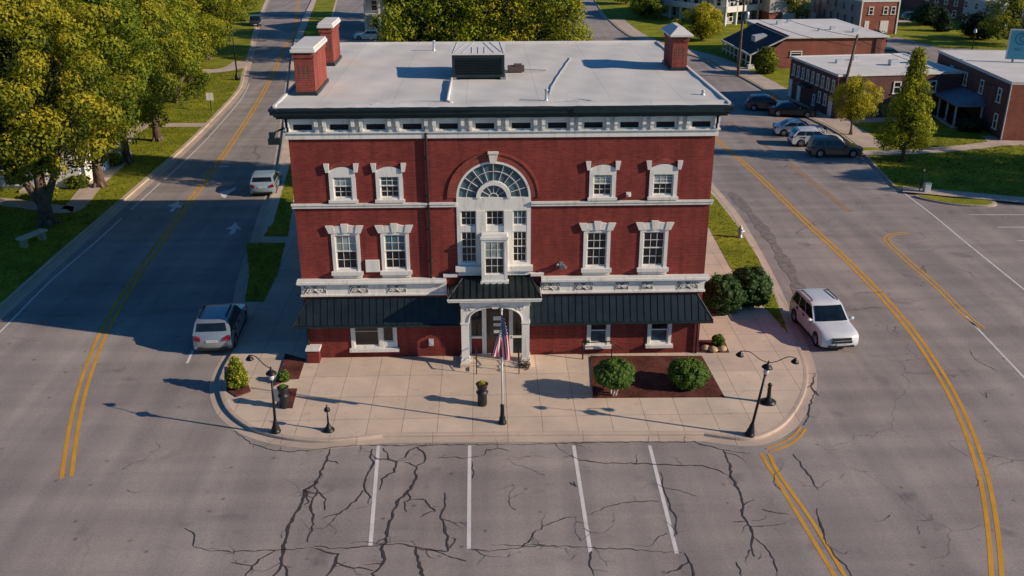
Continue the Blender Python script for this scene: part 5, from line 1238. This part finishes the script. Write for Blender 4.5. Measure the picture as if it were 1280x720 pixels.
# ------------------------------------------------------------------ vehicles
def car(name, label, x, y, ang, paint, kind='suv', L=4.6, W=1.86, H=1.68, group=None, far=False, z=0.006, rails=False, cat=None):
    t = thing(name, label, cat or {'suv': 'suv', 'sedan': 'car', 'wagon': 'car'}[kind], (x, y, z), ang, group)
    hl = L / 2; wr = .35 if kind == 'suv' else .32; xf, xr = hl - .88, -hl + .86; zc = .24
    belt = .60 * H if kind == 'suv' else .64 * H; hood = belt - .05 if kind == 'suv' else belt - .1
    cow = hl - 1.32 if kind == 'suv' else hl - 1.45
    ar = wr + .06
    def arch(c, rev=False): return [(c + ar * math.cos(a), max(zc, wr + ar * math.sin(a))) for a in [math.pi * k / 8 for k in range(9)]]
    fa = arch(xf); ra = arch(xr)
    deck = [(-hl + .10, belt - .02)] if kind != 'sedan' else [(-hl + .06, belt - .06), (-hl + .95, belt + .02)]
    prof = [(hl - .10, zc)] + [(hl - .01, zc + .14), (hl, .50), (hl - .03, .68), (hl - .14, hood - .14), (hl - .42, hood - .04), (cow + .05, hood + .03), (cow - .15, belt)]
    prof += [(0.0, belt + .005), (-hl * .55, belt)] + deck[::-1] + [(-hl + .03, belt - .22), (-hl, .62), (-hl + .02, zc + .12), (-hl + .12, zc)]
    prof += [(xr - ar, zc)] + ra[::-1][1:-1] + [(xr + ar, zc), (xf - ar, zc)] + fa[::-1][1:-1] + [(xf + ar, zc)]
    ys = [-1, -.93, -.78, -.4, 0, .4, .78, .93, 1]
    m = MB(); n = len(prof)
    for yy in ys:
        e = abs(yy)
        kx = max(0, e - .3) ** 2 * .42
        kz = .055 * max(0, (e - .8) / .2) ** 1.5
        for (px, pz) in prof:
            q = max(0, (abs(px) - hl * .62) / (hl * .38)) ** 1.5
            xx = px - math.copysign(1, px) * kx * q * (1.0 if px > 0 else .6)
            zz = pz - (kz if pz > belt - .2 else 0)
            wf = 1 - .05 * q - (.03 if pz > belt - .1 else 0) * (e > .95) - (.02 if pz < .35 else 0)
            m.v.append((xx, yy * W / 2 * wf, zz))
    for k in range(len(ys) - 1):
        for i in range(n):
            j = (i + 1) % n; m.f.append((k * n + i, (k + 1) * n + i, (k + 1) * n + j, k * n + j)); m.mi.append(0)
    m.f.append(tuple(range(n))); m.f.append(tuple(range(len(ys) * n - 1, (len(ys) - 1) * n - 1, -1))); m.mi += [0, 0]
    b = m.build('body', paint, t)
    bm = bmesh.new(); bm.from_mesh(b.data); bmesh.ops.recalc_face_normals(bm, faces=bm.faces); bm.to_mesh(b.data); bm.free(); smooth_angle(b, 38)
    MB().box(-hl + .3, hl - .3, -W / 2 * .72, W / 2 * .72, .2, belt - .2).build('underbody', M['blacktrim'], t)
    # cabin
    if kind == 'suv': gp = [(cow, belt - .03), (cow - .72, H - .07), (cow - 1.05, H - .01), (-.35, H), (-hl + .62, H - .04), (-hl + .34, H - .12), (-hl + .12, belt - .03)]
    elif kind == 'wagon': gp = [(cow, belt - .03), (cow - .8, H - .06), (cow - 1.1, H), (-.5, H), (-hl + .75, H - .06), (-hl + .5, H - .14), (-hl + .14, belt - .03)]
    else: gp = [(cow, belt - .03), (cow - .85, H - .06), (cow - 1.15, H), (-.45, H - .01), (-hl + 1.25, H - .09), (-hl + .55, belt - .02)]
    def hw(z): return W / 2 * (.955 - .17 * max(0, (z - belt)) / (H - belt))
    g = MB(); n = len(gp); ys2 = [-1, -.8, -.3, .3, .8, 1]
    for yy in ys2:
        e = abs(yy)
        for (px, pz) in gp:
            zz = pz - (.03 if pz > belt + .1 else 0) * (e > .9); xx = px + (-.10 if px > 0 else .06) * max(0, e - .3) ** 2 * 1.2
            g.v.append((xx, yy * hw(pz), zz))
    for k in range(len(ys2) - 1):
        for i in range(n):
            j = (i + 1) % n; g.f.append((k * n + i, (k + 1) * n + i, (k + 1) * n + j, k * n + j)); g.mi.append(0)
    g.f.append(tuple(range(n))); g.f.append(tuple(range(len(ys2) * n - 1, (len(ys2) - 1) * n - 1, -1))); g.mi += [0, 0]
    c = g.build('cabin', paint, t)
    bm = bmesh.new(); bm.from_mesh(c.data); bmesh.ops.recalc_face_normals(bm, faces=bm.faces); bm.to_mesh(c.data); bm.free(); smooth_angle(c, 42)
    # panes, each a few millimetres proud of the cabin skin
    def span_quad(p, q, y0, y1, lo, hi, off):   # glass across the car between profile points p and q
        a = Vector(p); bb = Vector(q); d = bb - a; nn = Vector((d.y, -d.x)).normalized()
        if nn.x * (1 if p[0] > 0 else -1) < 0: nn = -nn
        A = a + d * lo + nn * off; B = a + d * hi + nn * off; mb = MB(); N_ = 6
        for i in range(N_ + 1):
            u = i / N_ * 2 - 1; e = abs(u); bx = (-.10 if p[0] > 0 else .06) * max(0, e * y1 - .3) ** 2 * 1.2
            mb.v += [(A.x + bx, u * hw(A.y) * y0, A.y), (B.x + bx, u * hw(B.y) * y1, B.y)]
        for i in range(N_): mb.f.append((2 * i, 2 * i + 2, 2 * i + 3, 2 * i + 1)); mb.mi.append(0)
        return mb
    span_quad(gp[0], gp[1], .90, .88, .06, .93, .014).build('windscreen', M['carglass'], c)
    if kind == 'sedan': span_quad(gp[5], gp[4], .86, .84, .08, .92, .014).build('rear_window', M['carglass'], c)
    else: span_quad(gp[6], gp[5], .84, .84, .32, .95, .016).build('rear_window', M['carglass'], c)
    for s in (-1, 1):
        zb, zt = belt + .03, H - .17
        def fx(z): return cow + (cow - .72 - cow) * (z - belt) / (H - .07 - belt) - .12
        def rx(z):
            if kind == 'sedan': a, bq = gp[5], gp[4]
            else: a, bq = gp[6], gp[5]
            return a[0] + (bq[0] - a[0]) * (z - a[1]) / (bq[1] - a[1]) + .2
        f0, f1, r0, r1 = fx(zb), fx(zt) - .02, rx(zb), rx(zt)
        cuts = [0, .36, .68, 1] if kind != 'sedan' else [0, .48, 1]
        gm_ = MB()
        for a, bq in zip(cuts[:-1], cuts[1:]):
            a2, b2 = a + (.018 if a > 0 else 0), bq - (.018 if bq < 1 else 0)
            pts = [(f0 + (r0 - f0) * a2, zb), (f0 + (r0 - f0) * b2, zb), (f1 + (r1 - f1) * b2, zt), (f1 + (r1 - f1) * a2, zt)]
            o = len(gm_.v); gm_.v += [(px, s * (hw(pz) + .012), pz) for px, pz in pts]; gm_.f.append((o, o + 1, o + 2, o + 3) if s > 0 else (o + 3, o + 2, o + 1, o)); gm_.mi.append(0)
        gm_.build('side_windows', M['carglass'], c)
        mm = MB(); mm.lathe([(.001, -.11), (.07, -.09), (.085, 0), (.07, .09), (.001, .11)], 8, (f0 - .05, s * (W / 2 + .12), belt + .06), axis='y'); mm.box(f0 - .08, f0 - .02, min(s * W / 2 * .93, s * (W / 2 + .08)), max(s * W / 2 * .93, s * (W / 2 + .08)), belt + .02, belt + .07)
        mm.build('mirror', paint, t, smooth=True)
        if rails: MB().tube([(cow - 1.05, s * hw(H) * .86, H - .03), (cow - 1.15, s * hw(H) * .86, H + .05), (-hl + .85, s * hw(H) * .86, H + .03), (-hl + .72, s * hw(H) * .86, H - .06)], .028, 6).build('roof_rail', M['blacktrim'], t)
        if not far:
            dl = MB()
            for xx in (cow - .35, cow - 1.3, -hl + 1.15): dl.box(xx - .006, xx + .006, min(s * W / 2 * .9, s * (W / 2 * 1.002)), max(s * W / 2 * .9, s * (W / 2 * 1.002)), .34, belt - .04)
            for xx in (cow - 1.15, cow - 2.1): dl.box(xx - .09, xx + .09, min(s * W / 2 * .95, s * (W / 2 + .02)), max(s * W / 2 * .95, s * (W / 2 + .02)), belt - .13, belt - .1)
            dl.build('door_seams', M['blacktrim'], t)
            MB().box(xr + ar, xf - ar, min(s * W / 2 * .9, s * (W / 2 + .004)), max(s * W / 2 * .9, s * (W / 2 + .004)), .235, .32).build('sill_trim', M['blacktrim'], t)
        for lab, xx in (('front', xf), ('rear', xr)):
            wy = s * (W / 2 - .11)
            tyre = MB().lathe([(wr * .62, -.105), (wr * .93, -.11), (wr, -.08), (wr, .08), (wr * .93, .11), (wr * .62, .105)], 22, (xx, wy, wr), axis='y'); w = tyre.build('wheel', M['tyre'], t, smooth=True)
            rim = MB(); yo = wy + s * .085
            rim.lathe([(wr * .64, 0), (wr * .56, s * .012), (wr * .52, -s * .03), (.001, -s * .035)], 20, (xx, yo, wr), axis='y')
            for k in range(5):
                a = k * 1.2566; rim.tube([(xx, yo, wr), (xx + wr * .58 * math.cos(a), yo + s * .008, wr + wr * .58 * math.sin(a))], .03, 5)
            rim.build('rim', M['rim'], w)
        # lamps
        ly = W / 2 * .93
        pts = [(hl - .16, .62 * ly, hood - .27), (hl - .36, 1.03 * ly, hood - .24), (hl - .55, 1.015 * ly, hood - .10), (hl - .27, .60 * ly, hood - .13)]
        h_ = MB(); h_.v = [(px + .02, s * py, pz) for px, py, pz in pts] + [(px - .15, s * py * .9, pz) for px, py, pz in pts]
        h_.f = [(0, 1, 2, 3), (0, 4, 5, 1), (1, 5, 6, 2), (2, 6, 7, 3), (3, 7, 4, 0)]; h_.mi = [0] * 5
        h_.build('headlight', M['lamp'], t)
        pts = [(-hl + .0, .58 * ly, belt - .26), (-hl + .10, 1.0 * ly, belt - .24), (-hl + .42, 1.045 * ly, belt - .1), (-hl + .09, .9 * ly, belt - .03), (-hl + .06, .62 * ly, belt - .12)]
        h_ = MB(); h_.v = [(px - .035 if px < -hl + .3 else px, s * py, pz) for px, py, pz in pts] + [(px + .15, s * py * .88, pz) for px, py, pz in pts]
        h_.f = [(0, 1, 2, 3, 4)] + [(i, (i + 1) % 5, (i + 1) % 5 + 5, i + 5) for i in range(5)]; h_.mi = [0] * 6
        h_.build('tail_light', M['redlamp'], t)
    gr = MB()
    gr.box(hl - .14, hl + .012, -.50, .50, .50, .60).box(hl - .2, hl - .005, -.46, .46, .63, .74)
    gr.build('grille', M['blacktrim'], t)
    MB().box(hl - .14, hl + .008, -.62, .62, .29, .37).build('bumper_intake', M['blacktrim'], t)
    MB().box(-hl - .008, -hl + .16, -.70, .70, .27, .38).build('rear_bumper_trim', M['blacktrim'], t)
    MB().box(hl - .05, hl + .022, -.26, .26, .38, .49).build('front_plate', M['plate'], t)
    MB().box(-hl - .02, -hl + .12, -.26, .26, .66, .78).build('rear_plate', M['plate'], t)
    return t
wp = car_paint('white_car_paint', (.66, .67, .68), 0.0); sp = car_paint('silver_car_paint', (.40, .43, .44), .55); lb_ = car_paint('pale_blue_car_paint', (.36, .45, .47), .3)
dk = car_paint('charcoal_car_paint', (.045, .047, .052), .4); bk_ = car_paint('black_car_paint', (.012, .014, .017), .2); tl = car_paint('teal_car_paint', (.03, .12, .14), .4); gg = car_paint('graphite_car_paint', (.085, .085, .08), .5)
car('parked_suv', 'silver suv with red tail lamps parked at the left kerb in the hall shadow', -13.80, 2.85, R(93), sp, 'suv', 4.45, 1.85, 1.68, rails=True)
car('parked_suv', 'white suv with black roof rails parked at the right kerb facing the viewer', 15.72, 2.2, R(-86), wp, 'suv', 4.5, 1.88, 1.7, rails=True)
car('parked_car', 'pale blue wagon parked at the left kerb further up the shaded road', -16.95, 28.2, R(94), lb_, 'wagon', 4.3, 1.8, 1.5)
G2 = 'cars parked nose in beside the right lawn'
car('parked_suv', 'dark grey suv nearest in the row by the pointed tree', 28.05, 36.3, R(-4), gg, 'suv', 4.4, 1.85, 1.6, G2, cat='suv')
car('parked_suv', 'white suv in the middle of the row by the lawn, beside the dark grey suv', 27.65, 39.9, R(-6), wp, 'wagon', 4.5, 1.85, 1.52, G2, cat='suv')
car('parked_car', 'white sedan with blue rear window parked beside the white suv', 27.4, 43.6, R(-10), wp, 'sedan', 4.6, 1.8, 1.42, G2)
car('parked_car', 'black sedan in the shade nearest the low brick block', 29.2, 51.6, R(-14), bk_, 'sedan', 4.5, 1.8, 1.4, G2)
car('parked_suv', 'black car in the deepest shade behind the black sedan', 27.6, 54.4, R(-14), dk, 'wagon', 4.5, 1.85, 1.5, G2, cat='car')
car('far_car', 'small dark car near the top of the left road', -38.9, 124.0, R(-78), dk, 'suv', 4.5, 1.9, 1.6, far=True)
a = (-18.635, 105.354); car('far_car', 'white pickup shaped car on the drive of the pale house', a[0] + .6, a[1] + 1.2, R(180), wp, 'sedan', 4.8, 1.9, 1.5, far=True)
a = (52.524, 96.65); car('far_car', 'black car in front of the large brick block', a[0], a[1], R(-20), bk_, 'wagon', 4.2, 1.8, 1.5, far=True)
a = (52.859, 85.23); car('far_car', 'teal car behind the pointed tree', a[0], a[1] + 1, R(-10), tl, 'sedan', 4.6, 1.8, 1.4, far=True)
a = (72.867, 125.505); car('far_car', 'blue roofed car in the shade of the far row building', a[0], a[1], R(-8), tl, 'wagon', 4.6, 1.8, 1.5, far=True)

# ------------------------------------------------------------------ houses around
def house(name, label, loc, rz, cat='house', z=KH): return thing(name, label, cat, (loc[0], loc[1], z), R(rz))
def win_w(root, y0, w, z0, h, m='white', x=0.0, glass_='glass', shut=False):    # on the west (x = 0) wall
    f = MB().box(x - .08, x - .002, y0, y0 + .12, z0, z0 + h).box(x - .08, x - .002, y0 + w - .12, y0 + w, z0, z0 + h).box(x - .08, x - .002, y0 + .12, y0 + w - .12, z0 + h - .12, z0 + h).box(x - .13, x - .002, y0 - .08, y0 + w + .08, z0 - .1, z0).box(x - .06, x - .002, y0 + .12, y0 + w - .12, z0 + h / 2 - .04, z0 + h / 2 + .04)
    o = f.build('window', M[m], root); MB().box(x - .03, x - .002, y0 + .12, y0 + w - .12, z0, z0 + h - .12).build('pane', M[glass_], o); return o
def win_s(root, x0, w, z0, h, m='white', y=0.0, glass_='glass'):               # on the south (y = 0) wall
    f = MB().box(x0, x0 + .12, y - .08, y - .002, z0, z0 + h).box(x0 + w - .12, x0 + w, y - .08, y - .002, z0, z0 + h).box(x0 + .12, x0 + w - .12, y - .08, y - .002, z0 + h - .12, z0 + h).box(x0 - .08, x0 + w + .08, y - .13, y - .002, z0 - .1, z0).box(x0 + .12, x0 + w - .12, y - .06, y - .002, z0 + h / 2 - .04, z0 + h / 2 + .04)
    o = f.build('window', M[m], root); MB().box(x0 + .12, x0 + w - .12, y - .03, y - .002, z0, z0 + h - .12).build('pane', M[glass_], o); return o
def flat_roof(root, w, d, h, m='roofw', par=.25, lip=.12, x0=0.0, y0=0.0, coping='white'):
    r = MB().box(x0 + .2, x0 + w - .2, y0 + .2, y0 + d - .2, h + .004, h + .04).build('roof', M[m], root)
    MB().box(x0 - lip, x0 + .2, y0 - lip, y0 + d + lip, h - .12, h + par).box(x0 + w - .2, x0 + w + lip, y0 - lip, y0 + d + lip, h - .12, h + par).box(x0 + .2, x0 + w - .2, y0 - lip, y0 + .2, h - .12, h + par).box(x0 + .2, x0 + w - .2, y0 + d - .2, y0 + d + lip, h - .12, h + par).build('coping', M[coping], r)
    return r
def roof_bits(r, pts, h):
    for x, y, s in pts: MB().box(x - s, x + s, y - s * .7, y + s * .7, h + .03, h + s * 1.3).build('roof_vent', M['greyl'], r, bevel=.03)
# low brick block with white flat roof
b = house('brick_block', 'low two storey brick block with a white flat roof and a shaded row of windows', (32.6, 49.6), 5.8, 'building')
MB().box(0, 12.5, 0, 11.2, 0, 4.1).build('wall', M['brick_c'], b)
r_ = flat_roof(b, 12.5, 11.2, 4.1, par=.1, lip=.1); roof_bits(r_, [(3, 6.5, .3), (5.5, 8, .3), (7.8, 4.5, .45), (10.6, 5.5, .45)], 4.1)
for k in range(9): win_w(b, .5 + k * 1.17, .55, 2.45, 1.1)
for y, z in ((.6, .15), (1.9, .9), (3.2, .9), (4.4, .4), (8.0, .2), (10.2, .15)):
    if z < .3: MB().box(-.06, -.002, y, y + .8, .05, 1.9).build('door', M['white'], b)
    else: win_w(b, y, .55, z, 1.05)
for k in range(3): win_s(b, 2 + k * 3.6, .8, 2.3, 1.1)
MB().box(-.9, -.01, 5.2, 7.6, 1.95, 2.05).build('door_canopy', M['roofdark'], b)
# brick house with blue porch
b = house('brick_house', 'two storey brick house with a blue grey porch at the right edge', (44.2, 40.4), -5.5)
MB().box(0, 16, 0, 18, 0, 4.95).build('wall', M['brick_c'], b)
MB().box(.01, 16, -.06, -.001, 0, 4.85).build('front_wall', M['brick_b'], b)
r_ = flat_roof(b, 16, 18, 4.95, par=.14, lip=.08, coping='roofw'); roof_bits(r_, [(6, 8, .3), (8.5, 5, .4)], 4.95)
for y in (1.6, 5.6, 9.6, 13.4): win_w(b, y, .75, 3.0, 1.2)
win_w(b, 1.4, .75, .7, 1.3)
win_s(b, 2.6, 2.6, .2, 1.9, 'white', -.06); MB().tube([(-.08, -.1, .1), (-.08, -.1, 4.8)], .06, 6).build('downpipe', M['greyl'], b)
pch = MB(); x0, x1, y0, y1 = -2.6, -.02, 4.4, 15.4
pch.add([(x0, y0, 2.15), (x1, y0 + .9, 2.75), (x1, y1 - .9, 2.75), (x0, y1, 2.15), (x1, y0, 2.15), (x1, y1, 2.15)], [(0, 1, 2, 3), (0, 4, 1), (2, 5, 3)]); pch.box(x0 - .05, x1, y0 - .05, y1, 2.0, 2.15)
po2 = pch.build('porch_roof', plain('blue_grey_metal', (.16, .22, .27), .5), b)
for k in range(6):
    y = y0 + .2 + (y1 - y0 - .4) * k / 5; MB().box(x0 + .05, x0 + .19, y - .07, y + .07, .1, 2.0).build('porch_post', M['pale'], po2)
MB().box(-.25, -.1, y0 + .13, y0 + .27, .1, 2.0).build('porch_post', M['pale'], po2)
MB().box(x0, -.02, y0, y1, .0, .1).box(x0 + .2, -.2, y0 + .1, y0 + .16, .45, .62).build('porch_floor', M['pale'], b)
# billboard above it
bb = thing('billboard', 'light blue billboard with a round emblem rising behind the right brick house roof', 'billboard', (49.1, 51.0, KH + 4.95), R(-18))
MB().box(0, 9, 0, .2, .35, 3.0).build('board', plain('blue_board', (.08, .36, .46), .6, var=.05), bb); MB().box(-.1, 9.1, -.06, .26, 3.0, 3.12).box(-.1, 0, -.06, .26, .35, 3.0).build('frame', M['pale'], bb)
for x in (.6, 4.5, 8.4): MB().box(x - .08, x + .08, .2, .36, 0, 2.9).build('leg', M['grey'], bb)
def text_obj(body, size, loc, root, m, rot=(R(90), 0, 0), name='lettering'):
    cu_ = bpy.data.curves.new(name, 'FONT'); cu_.body = body; cu_.size = size; cu_.extrude = .01
    tmp = bpy.data.objects.new(name, cu_); col.objects.link(tmp); dg = bpy.context.evaluated_depsgraph_get(); me = bpy.data.meshes.new_from_object(tmp.evaluated_get(dg))
    bpy.data.objects.remove(tmp); o = bpy.data.objects.new(name, me); col.objects.link(o); me.materials.clear(); me.materials.append(m); o.location = loc; o.rotation_euler = rot; o.parent = root; return o
ink = plain('board_ink', (.025, .16, .24), .6); em = MB()
ring(em, 0, 0, .46, .55, -.03, 0.0, .35, 5.9, 26); eo_ = em.build('emblem', ink, bb); eo_.location = (.95, -.002, 2.25)
text_obj('Cob', .85, (.72, -.012, 1.98), bb, ink); text_obj('RLC', .38, (.5, -.012, 1.15), bb, ink)
# brick house with dark porch roof
b = house('porch_house', 'low brick house with white flat roof, dark shingled slope and a white posted porch', (34.2, 78.0), 2)
MB().box(2.2, 14.5, 0, 17, 0, 3.75).build('wall', M['brick_b'], b)
r_ = flat_roof(b, 12.3, 17, 3.75, par=.05, lip=.3, x0=2.2); roof_bits(r_, [(8, 5, .3), (10, 6, .35), (12, 3.5, .4), (5, 12, .4), (7, 14, .3)], 3.75)
MB().prism_xz([(0, 0), (2.2, 0), (2.2, 3.7), (0, 2.0)], 0.0, 12).build('wing_wall', M['brick_b'], b)
sl = MB(); sl.add([(-2.4, -.25, 1.75), (2.25, -.25, 3.95), (2.25, 13, 3.95), (-2.4, 13, 1.75), (-2.4, -.25, 1.6), (2.25, -.25, 3.8), (2.25, 13, 3.8), (-2.4, 13, 1.6)], [(0, 1, 2, 3), (4, 5, 1, 0), (3, 7, 4, 0), (2, 6, 7, 3), (5, 4, 7, 6)])
so = sl.build('shingle_roof', M['shingle'], b)
MB().box(-2.5, -2.38, -.3, 13.05, 1.58, 1.78).tube([(-2.4, -.27, 1.72), (2.25, -.27, 3.9)], .09, 4).build('fascia', M['white'], so)
MB().add([(-.6, 4.2, 2.4), (.9, 4.2, 2.4), (.9, 5.8, 2.4), (-.6, 5.8, 2.4), (-.6, 4.2, 3.3), (.9, 4.2, 3.5), (.9, 5.8, 3.5), (-.6, 5.8, 3.3)], [(4, 5, 6, 7), (0, 1, 5, 4), (3, 0, 4, 7), (2, 3, 7, 6)]).build('dormer', M['pale'], so)
for k in range(8): MB().box(-2.32, -2.2, .1 + k * 1.78, .22 + k * 1.78, .1, 1.62).build('porch_post', M['white'], b)
MB().box(-2.32, -2.26, .2, 12.6, .62, .70).box(-2.6, -1.8, -.35, .2, 0, .5).build('porch_rail', M['white'], b)
win_s(b, 2.6, 1.5, 1.5, .6); MB().box(13.2, 13.9, -.15, .0, 0, 3.7).build('pilaster', M['brick_c'], b)
for k in range(3): win_w(b, 13.3 + k * 1.2, .7, 1.7, 1.7, x=2.2)
# white house with two storey veranda
b = house('veranda_house', 'white two storey house with a columned veranda at the top of the street', (38.5, 118.8), 33)
MB().box(1.6, 13, 1.6, 22, 0, 4.7).build('wall', M['pale'], b)
r_ = MB().box(-.4, 13.4, -.4, 22.4, 4.7, 4.95).build('roof', M['roofw'], b); roof_bits(r_, [(7, 9, .5), (10, 4, .4)], 4.95)
MB().box(0, 13, 0, 1.6, 2.1, 2.4).box(0, 1.6, 1.6, 22, 2.1, 2.4).box(0, 13, 0, .1, 2.4, 3.05).box(0, .1, .1, 22, 2.4, 3.05).build('balcony', M['white'], b)
for k in range(6):
    MB().box(k * 2.55, k * 2.55 + .25, 0, .25, 0, 4.7).build('veranda_post', M['white'], b)
for k in range(1, 9): MB().box(0, .25, k * 2.6, k * 2.6 + .25, 0, 4.7).build('veranda_post', M['white'], b)
for k in range(5): win_s(b, 2.4 + k * 2.1, 1.0, 2.7, 1.6, y=1.6); win_s(b, 2.4 + k * 2.1, 1.0, .4, 1.5, y=1.6)
for k in range(7): win_w(b, 2.6 + k * 2.6, 1.1, 2.6, 1.7, x=1.6); win_w(b, 2.6 + k * 2.6, 1.1, .4, 1.5, x=1.6)
# beige house
g = (44.624, 122.427)
b = house('beige_house', 'beige sided house over a brick base behind the porch house', (g[0] + 1.5, g[1] - 2), 8)
MB().box(0, 7.5, 0, 12, 0, 1.9).build('base_wall', M['brick_b'], b); MB().box(-.1, 7.6, -.1, 12, 1.9, 5.4).build('wall', M['beige'], b)
MB().prism_xz([(-.5, 5.4), (8.0, 5.4), (3.75, 7.8)], -.4, 12.4).build('roof', M['shingle'], b); win_s(b, 2.6, 1.6, 3.2, 1.3, y=-.1); win_s(b, 5.4, .9, .5, 1.2); win_w(b, 3, 1.2, 3.0, 1.4, x=-.1)
MB().box(6.8, 7.7, -1.2, -.1, 0, 1.9).build('stair_block', M['beige'], b); MB().box(2.2, 4.4, -.5, -.003, 0, 1.9).build('stairs', M['beige'], b)
# large brick block
b = house('warehouse_block', 'large brick block with a grey shaded side wall and a red sunlit end', (56.6, 108.0), 4, 'building')
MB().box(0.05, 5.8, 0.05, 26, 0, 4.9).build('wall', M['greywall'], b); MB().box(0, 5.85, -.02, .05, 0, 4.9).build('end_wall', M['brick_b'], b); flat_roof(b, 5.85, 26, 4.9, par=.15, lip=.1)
for x in (1.1, 3.4, 4.6): win_s(b, x, .75, 3.0, 1.1, y=-.02)
for x, w_ in ((.7, .7), (3.2, 1.3)): MB().box(x, x + w_, -.08, -.021, 0.1, 2.0).build('door', M['white'], b)
MB().box(-.12, .06, -.12, .1, 0, 4.9).box(5.75, 5.95, -.12, .1, 0, 4.9).build('corner_trim', M['white'], b)
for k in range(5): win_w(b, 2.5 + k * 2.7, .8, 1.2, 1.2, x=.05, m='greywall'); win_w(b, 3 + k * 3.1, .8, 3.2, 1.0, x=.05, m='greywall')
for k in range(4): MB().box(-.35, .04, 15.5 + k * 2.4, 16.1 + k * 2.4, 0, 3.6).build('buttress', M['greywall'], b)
# far row building
b = house('row_building', 'long pale windowed row building with a white roof at the top right', (81, 112.5), 6, 'building')
MB().box(0, 14, 0, 11, 0, 3.9).build('wall', M['pale'], b); MB().box(0, 14, 11, 34, 0, 3.9).build('dark_wall', M['brick_c'], b); flat_roof(b, 14, 34, 3.9, par=.15, lip=.3)
for k in range(11): win_w(b, .8 + k * 3.0, 1.1, 2.3, 1.1)
for k in range(5): win_w(b, .8 + k * 3.0, 1.1, .4, 1.1)
MB().box(-4, 0, -1, 4, 1.9, 2.15).build('porch_roof', M['roofw'], b)
for k in range(3): MB().box(-3.9, -3.75, -.9 + k * 2.3, -.75 + k * 2.3, 0, 1.9).build('porch_post', M['pale'], b)
# pale house behind the tree row, white house left
b = house('pale_house', 'pale blue shaded house half hidden by the tree row behind the hall', (-19.4, 112.5), 0)
MB().box(0, 9, 1.8, 12, 0, 6.2).build('wall', M['pale'], b)
MB().box(-.4, 9.4, -.1, 12.4, 5.6, 5.85).add([(-.5, -.2, 5.85), (9.5, -.2, 5.85), (9.5, 6, 8.2), (-.5, 6, 8.2), (-.5, 12.4, 5.85), (9.5, 12.4, 5.85)], [(0, 1, 2, 3), (3, 2, 5, 4), (0, 3, 4), (1, 5, 2)]).build('roof', M['roofw'], b)
MB().box(-.1, 9, 0, 1.8, 2.6, 2.85).build('balcony', M['white'], b)
for x in (0, 2.2, 6.5, 8.7): MB().box(x, x + .28, 0, .28, 0, 5.6).build('porch_post', M['white'], b)
for x in (.9, 3.2, 6.2): win_s(b, x, 1.1, 3.3, 1.6, y=1.8); win_s(b, x, 1.1, .6, 1.5, y=1.8)
b = house('white_house', 'white clapboard house with a dark panelled window behind the forked tree', (-38.6, 28.6), 0)
MB().box(0, 8, 0, 9, 0, 4.2).build('wall', M['white'], b)
MB().prism_xz([(-.5, 4.2), (8.5, 4.2), (4, 7.0)], -.4, 9.4).build('roof', M['shingle'], b)
win_s(b, 2.4, 1.5, .3, 2.0); win_s(b, 5.6, 1.0, 1.1, 1.4); win_s(b, .6, 1.0, 1.1, 1.4)
MB().box(4.3, 5.2, -.1, 0, .2, 2.3).build('door', M['greyl'], b); MB().box(4.0, 5.5, -1.3, -.05, 0, .2).build('doorstep', M['concrete'], b)

# ------------------------------------------------------------------ light, sky, camera
EL, AZ = 24.0, 17.0          # sun height; degrees the sun stands in front of the facade plane, to the right
S = Vector((math.cos(R(EL)) * math.cos(R(AZ)), -math.cos(R(EL)) * math.sin(R(AZ)), math.sin(R(EL))))
sun = bpy.data.lights.new('sun', 'SUN'); sun.energy = 5.0; sun.angle = R(.5); sun.color = (1.0, .83, .66)
so_ = bpy.data.objects.new('sun', sun); col.objects.link(so_); so_.rotation_euler = S.to_track_quat('Z', 'Y').to_euler(); so_.location = (60, -20, 60)
w = bpy.data.worlds.new('World'); scene.world = w; w.use_nodes = True; nt = w.node_tree; bg_ = nt.nodes['Background']
sky = nt.nodes.new('ShaderNodeTexSky'); sky.sky_type = 'NISHITA'; sky.sun_disc = False; sky.sun_elevation = R(EL); sky.sun_rotation = R(90 + AZ)
sky.air_density = 1.0; sky.dust_density = .6; sky.ozone_density = 2.5
mx = nt.nodes.new('ShaderNodeMix'); mx.data_type = 'RGBA'; mx.blend_type = 'MULTIPLY'; mx.inputs[0].default_value = 1; mx.inputs[7].default_value = (.21, .62, .98, 1)
nt.links.new(sky.outputs[0], mx.inputs[6]); nt.links.new(mx.outputs[2], bg_.inputs[0]); bg_.inputs[1].default_value = .09
cam = bpy.data.cameras.new('camera'); co_ = bpy.data.objects.new('camera', cam); col.objects.link(co_); scene.camera = co_
f, pitch, yaw, roll = 1184.5, .393, .0271, .0023
cy_, sy_, cp_, sp_ = math.cos(yaw), math.sin(yaw), math.cos(pitch), math.sin(pitch)
F = Vector((sy_ * cp_, cy_ * cp_, -sp_)); Rr = Vector((cy_, -sy_, 0)); U = Rr.cross(F)
r2 = Rr * math.cos(roll) - U * math.sin(roll); u2 = U * math.cos(roll) + Rr * math.sin(roll)
mtx = Matrix((r2, u2, -F)).transposed().to_4x4(); mtx.translation = (-.7114, -39.7385, 20); co_.matrix_world = mtx
cam.sensor_width = 36; cam.lens = 36 * f / 1280; cam.clip_end = 3000; cam.clip_start = .5
scene.view_settings.view_transform = 'Standard'; scene.view_settings.look = 'None'; scene.view_settings.exposure = 0; scene.view_settings.gamma = 1
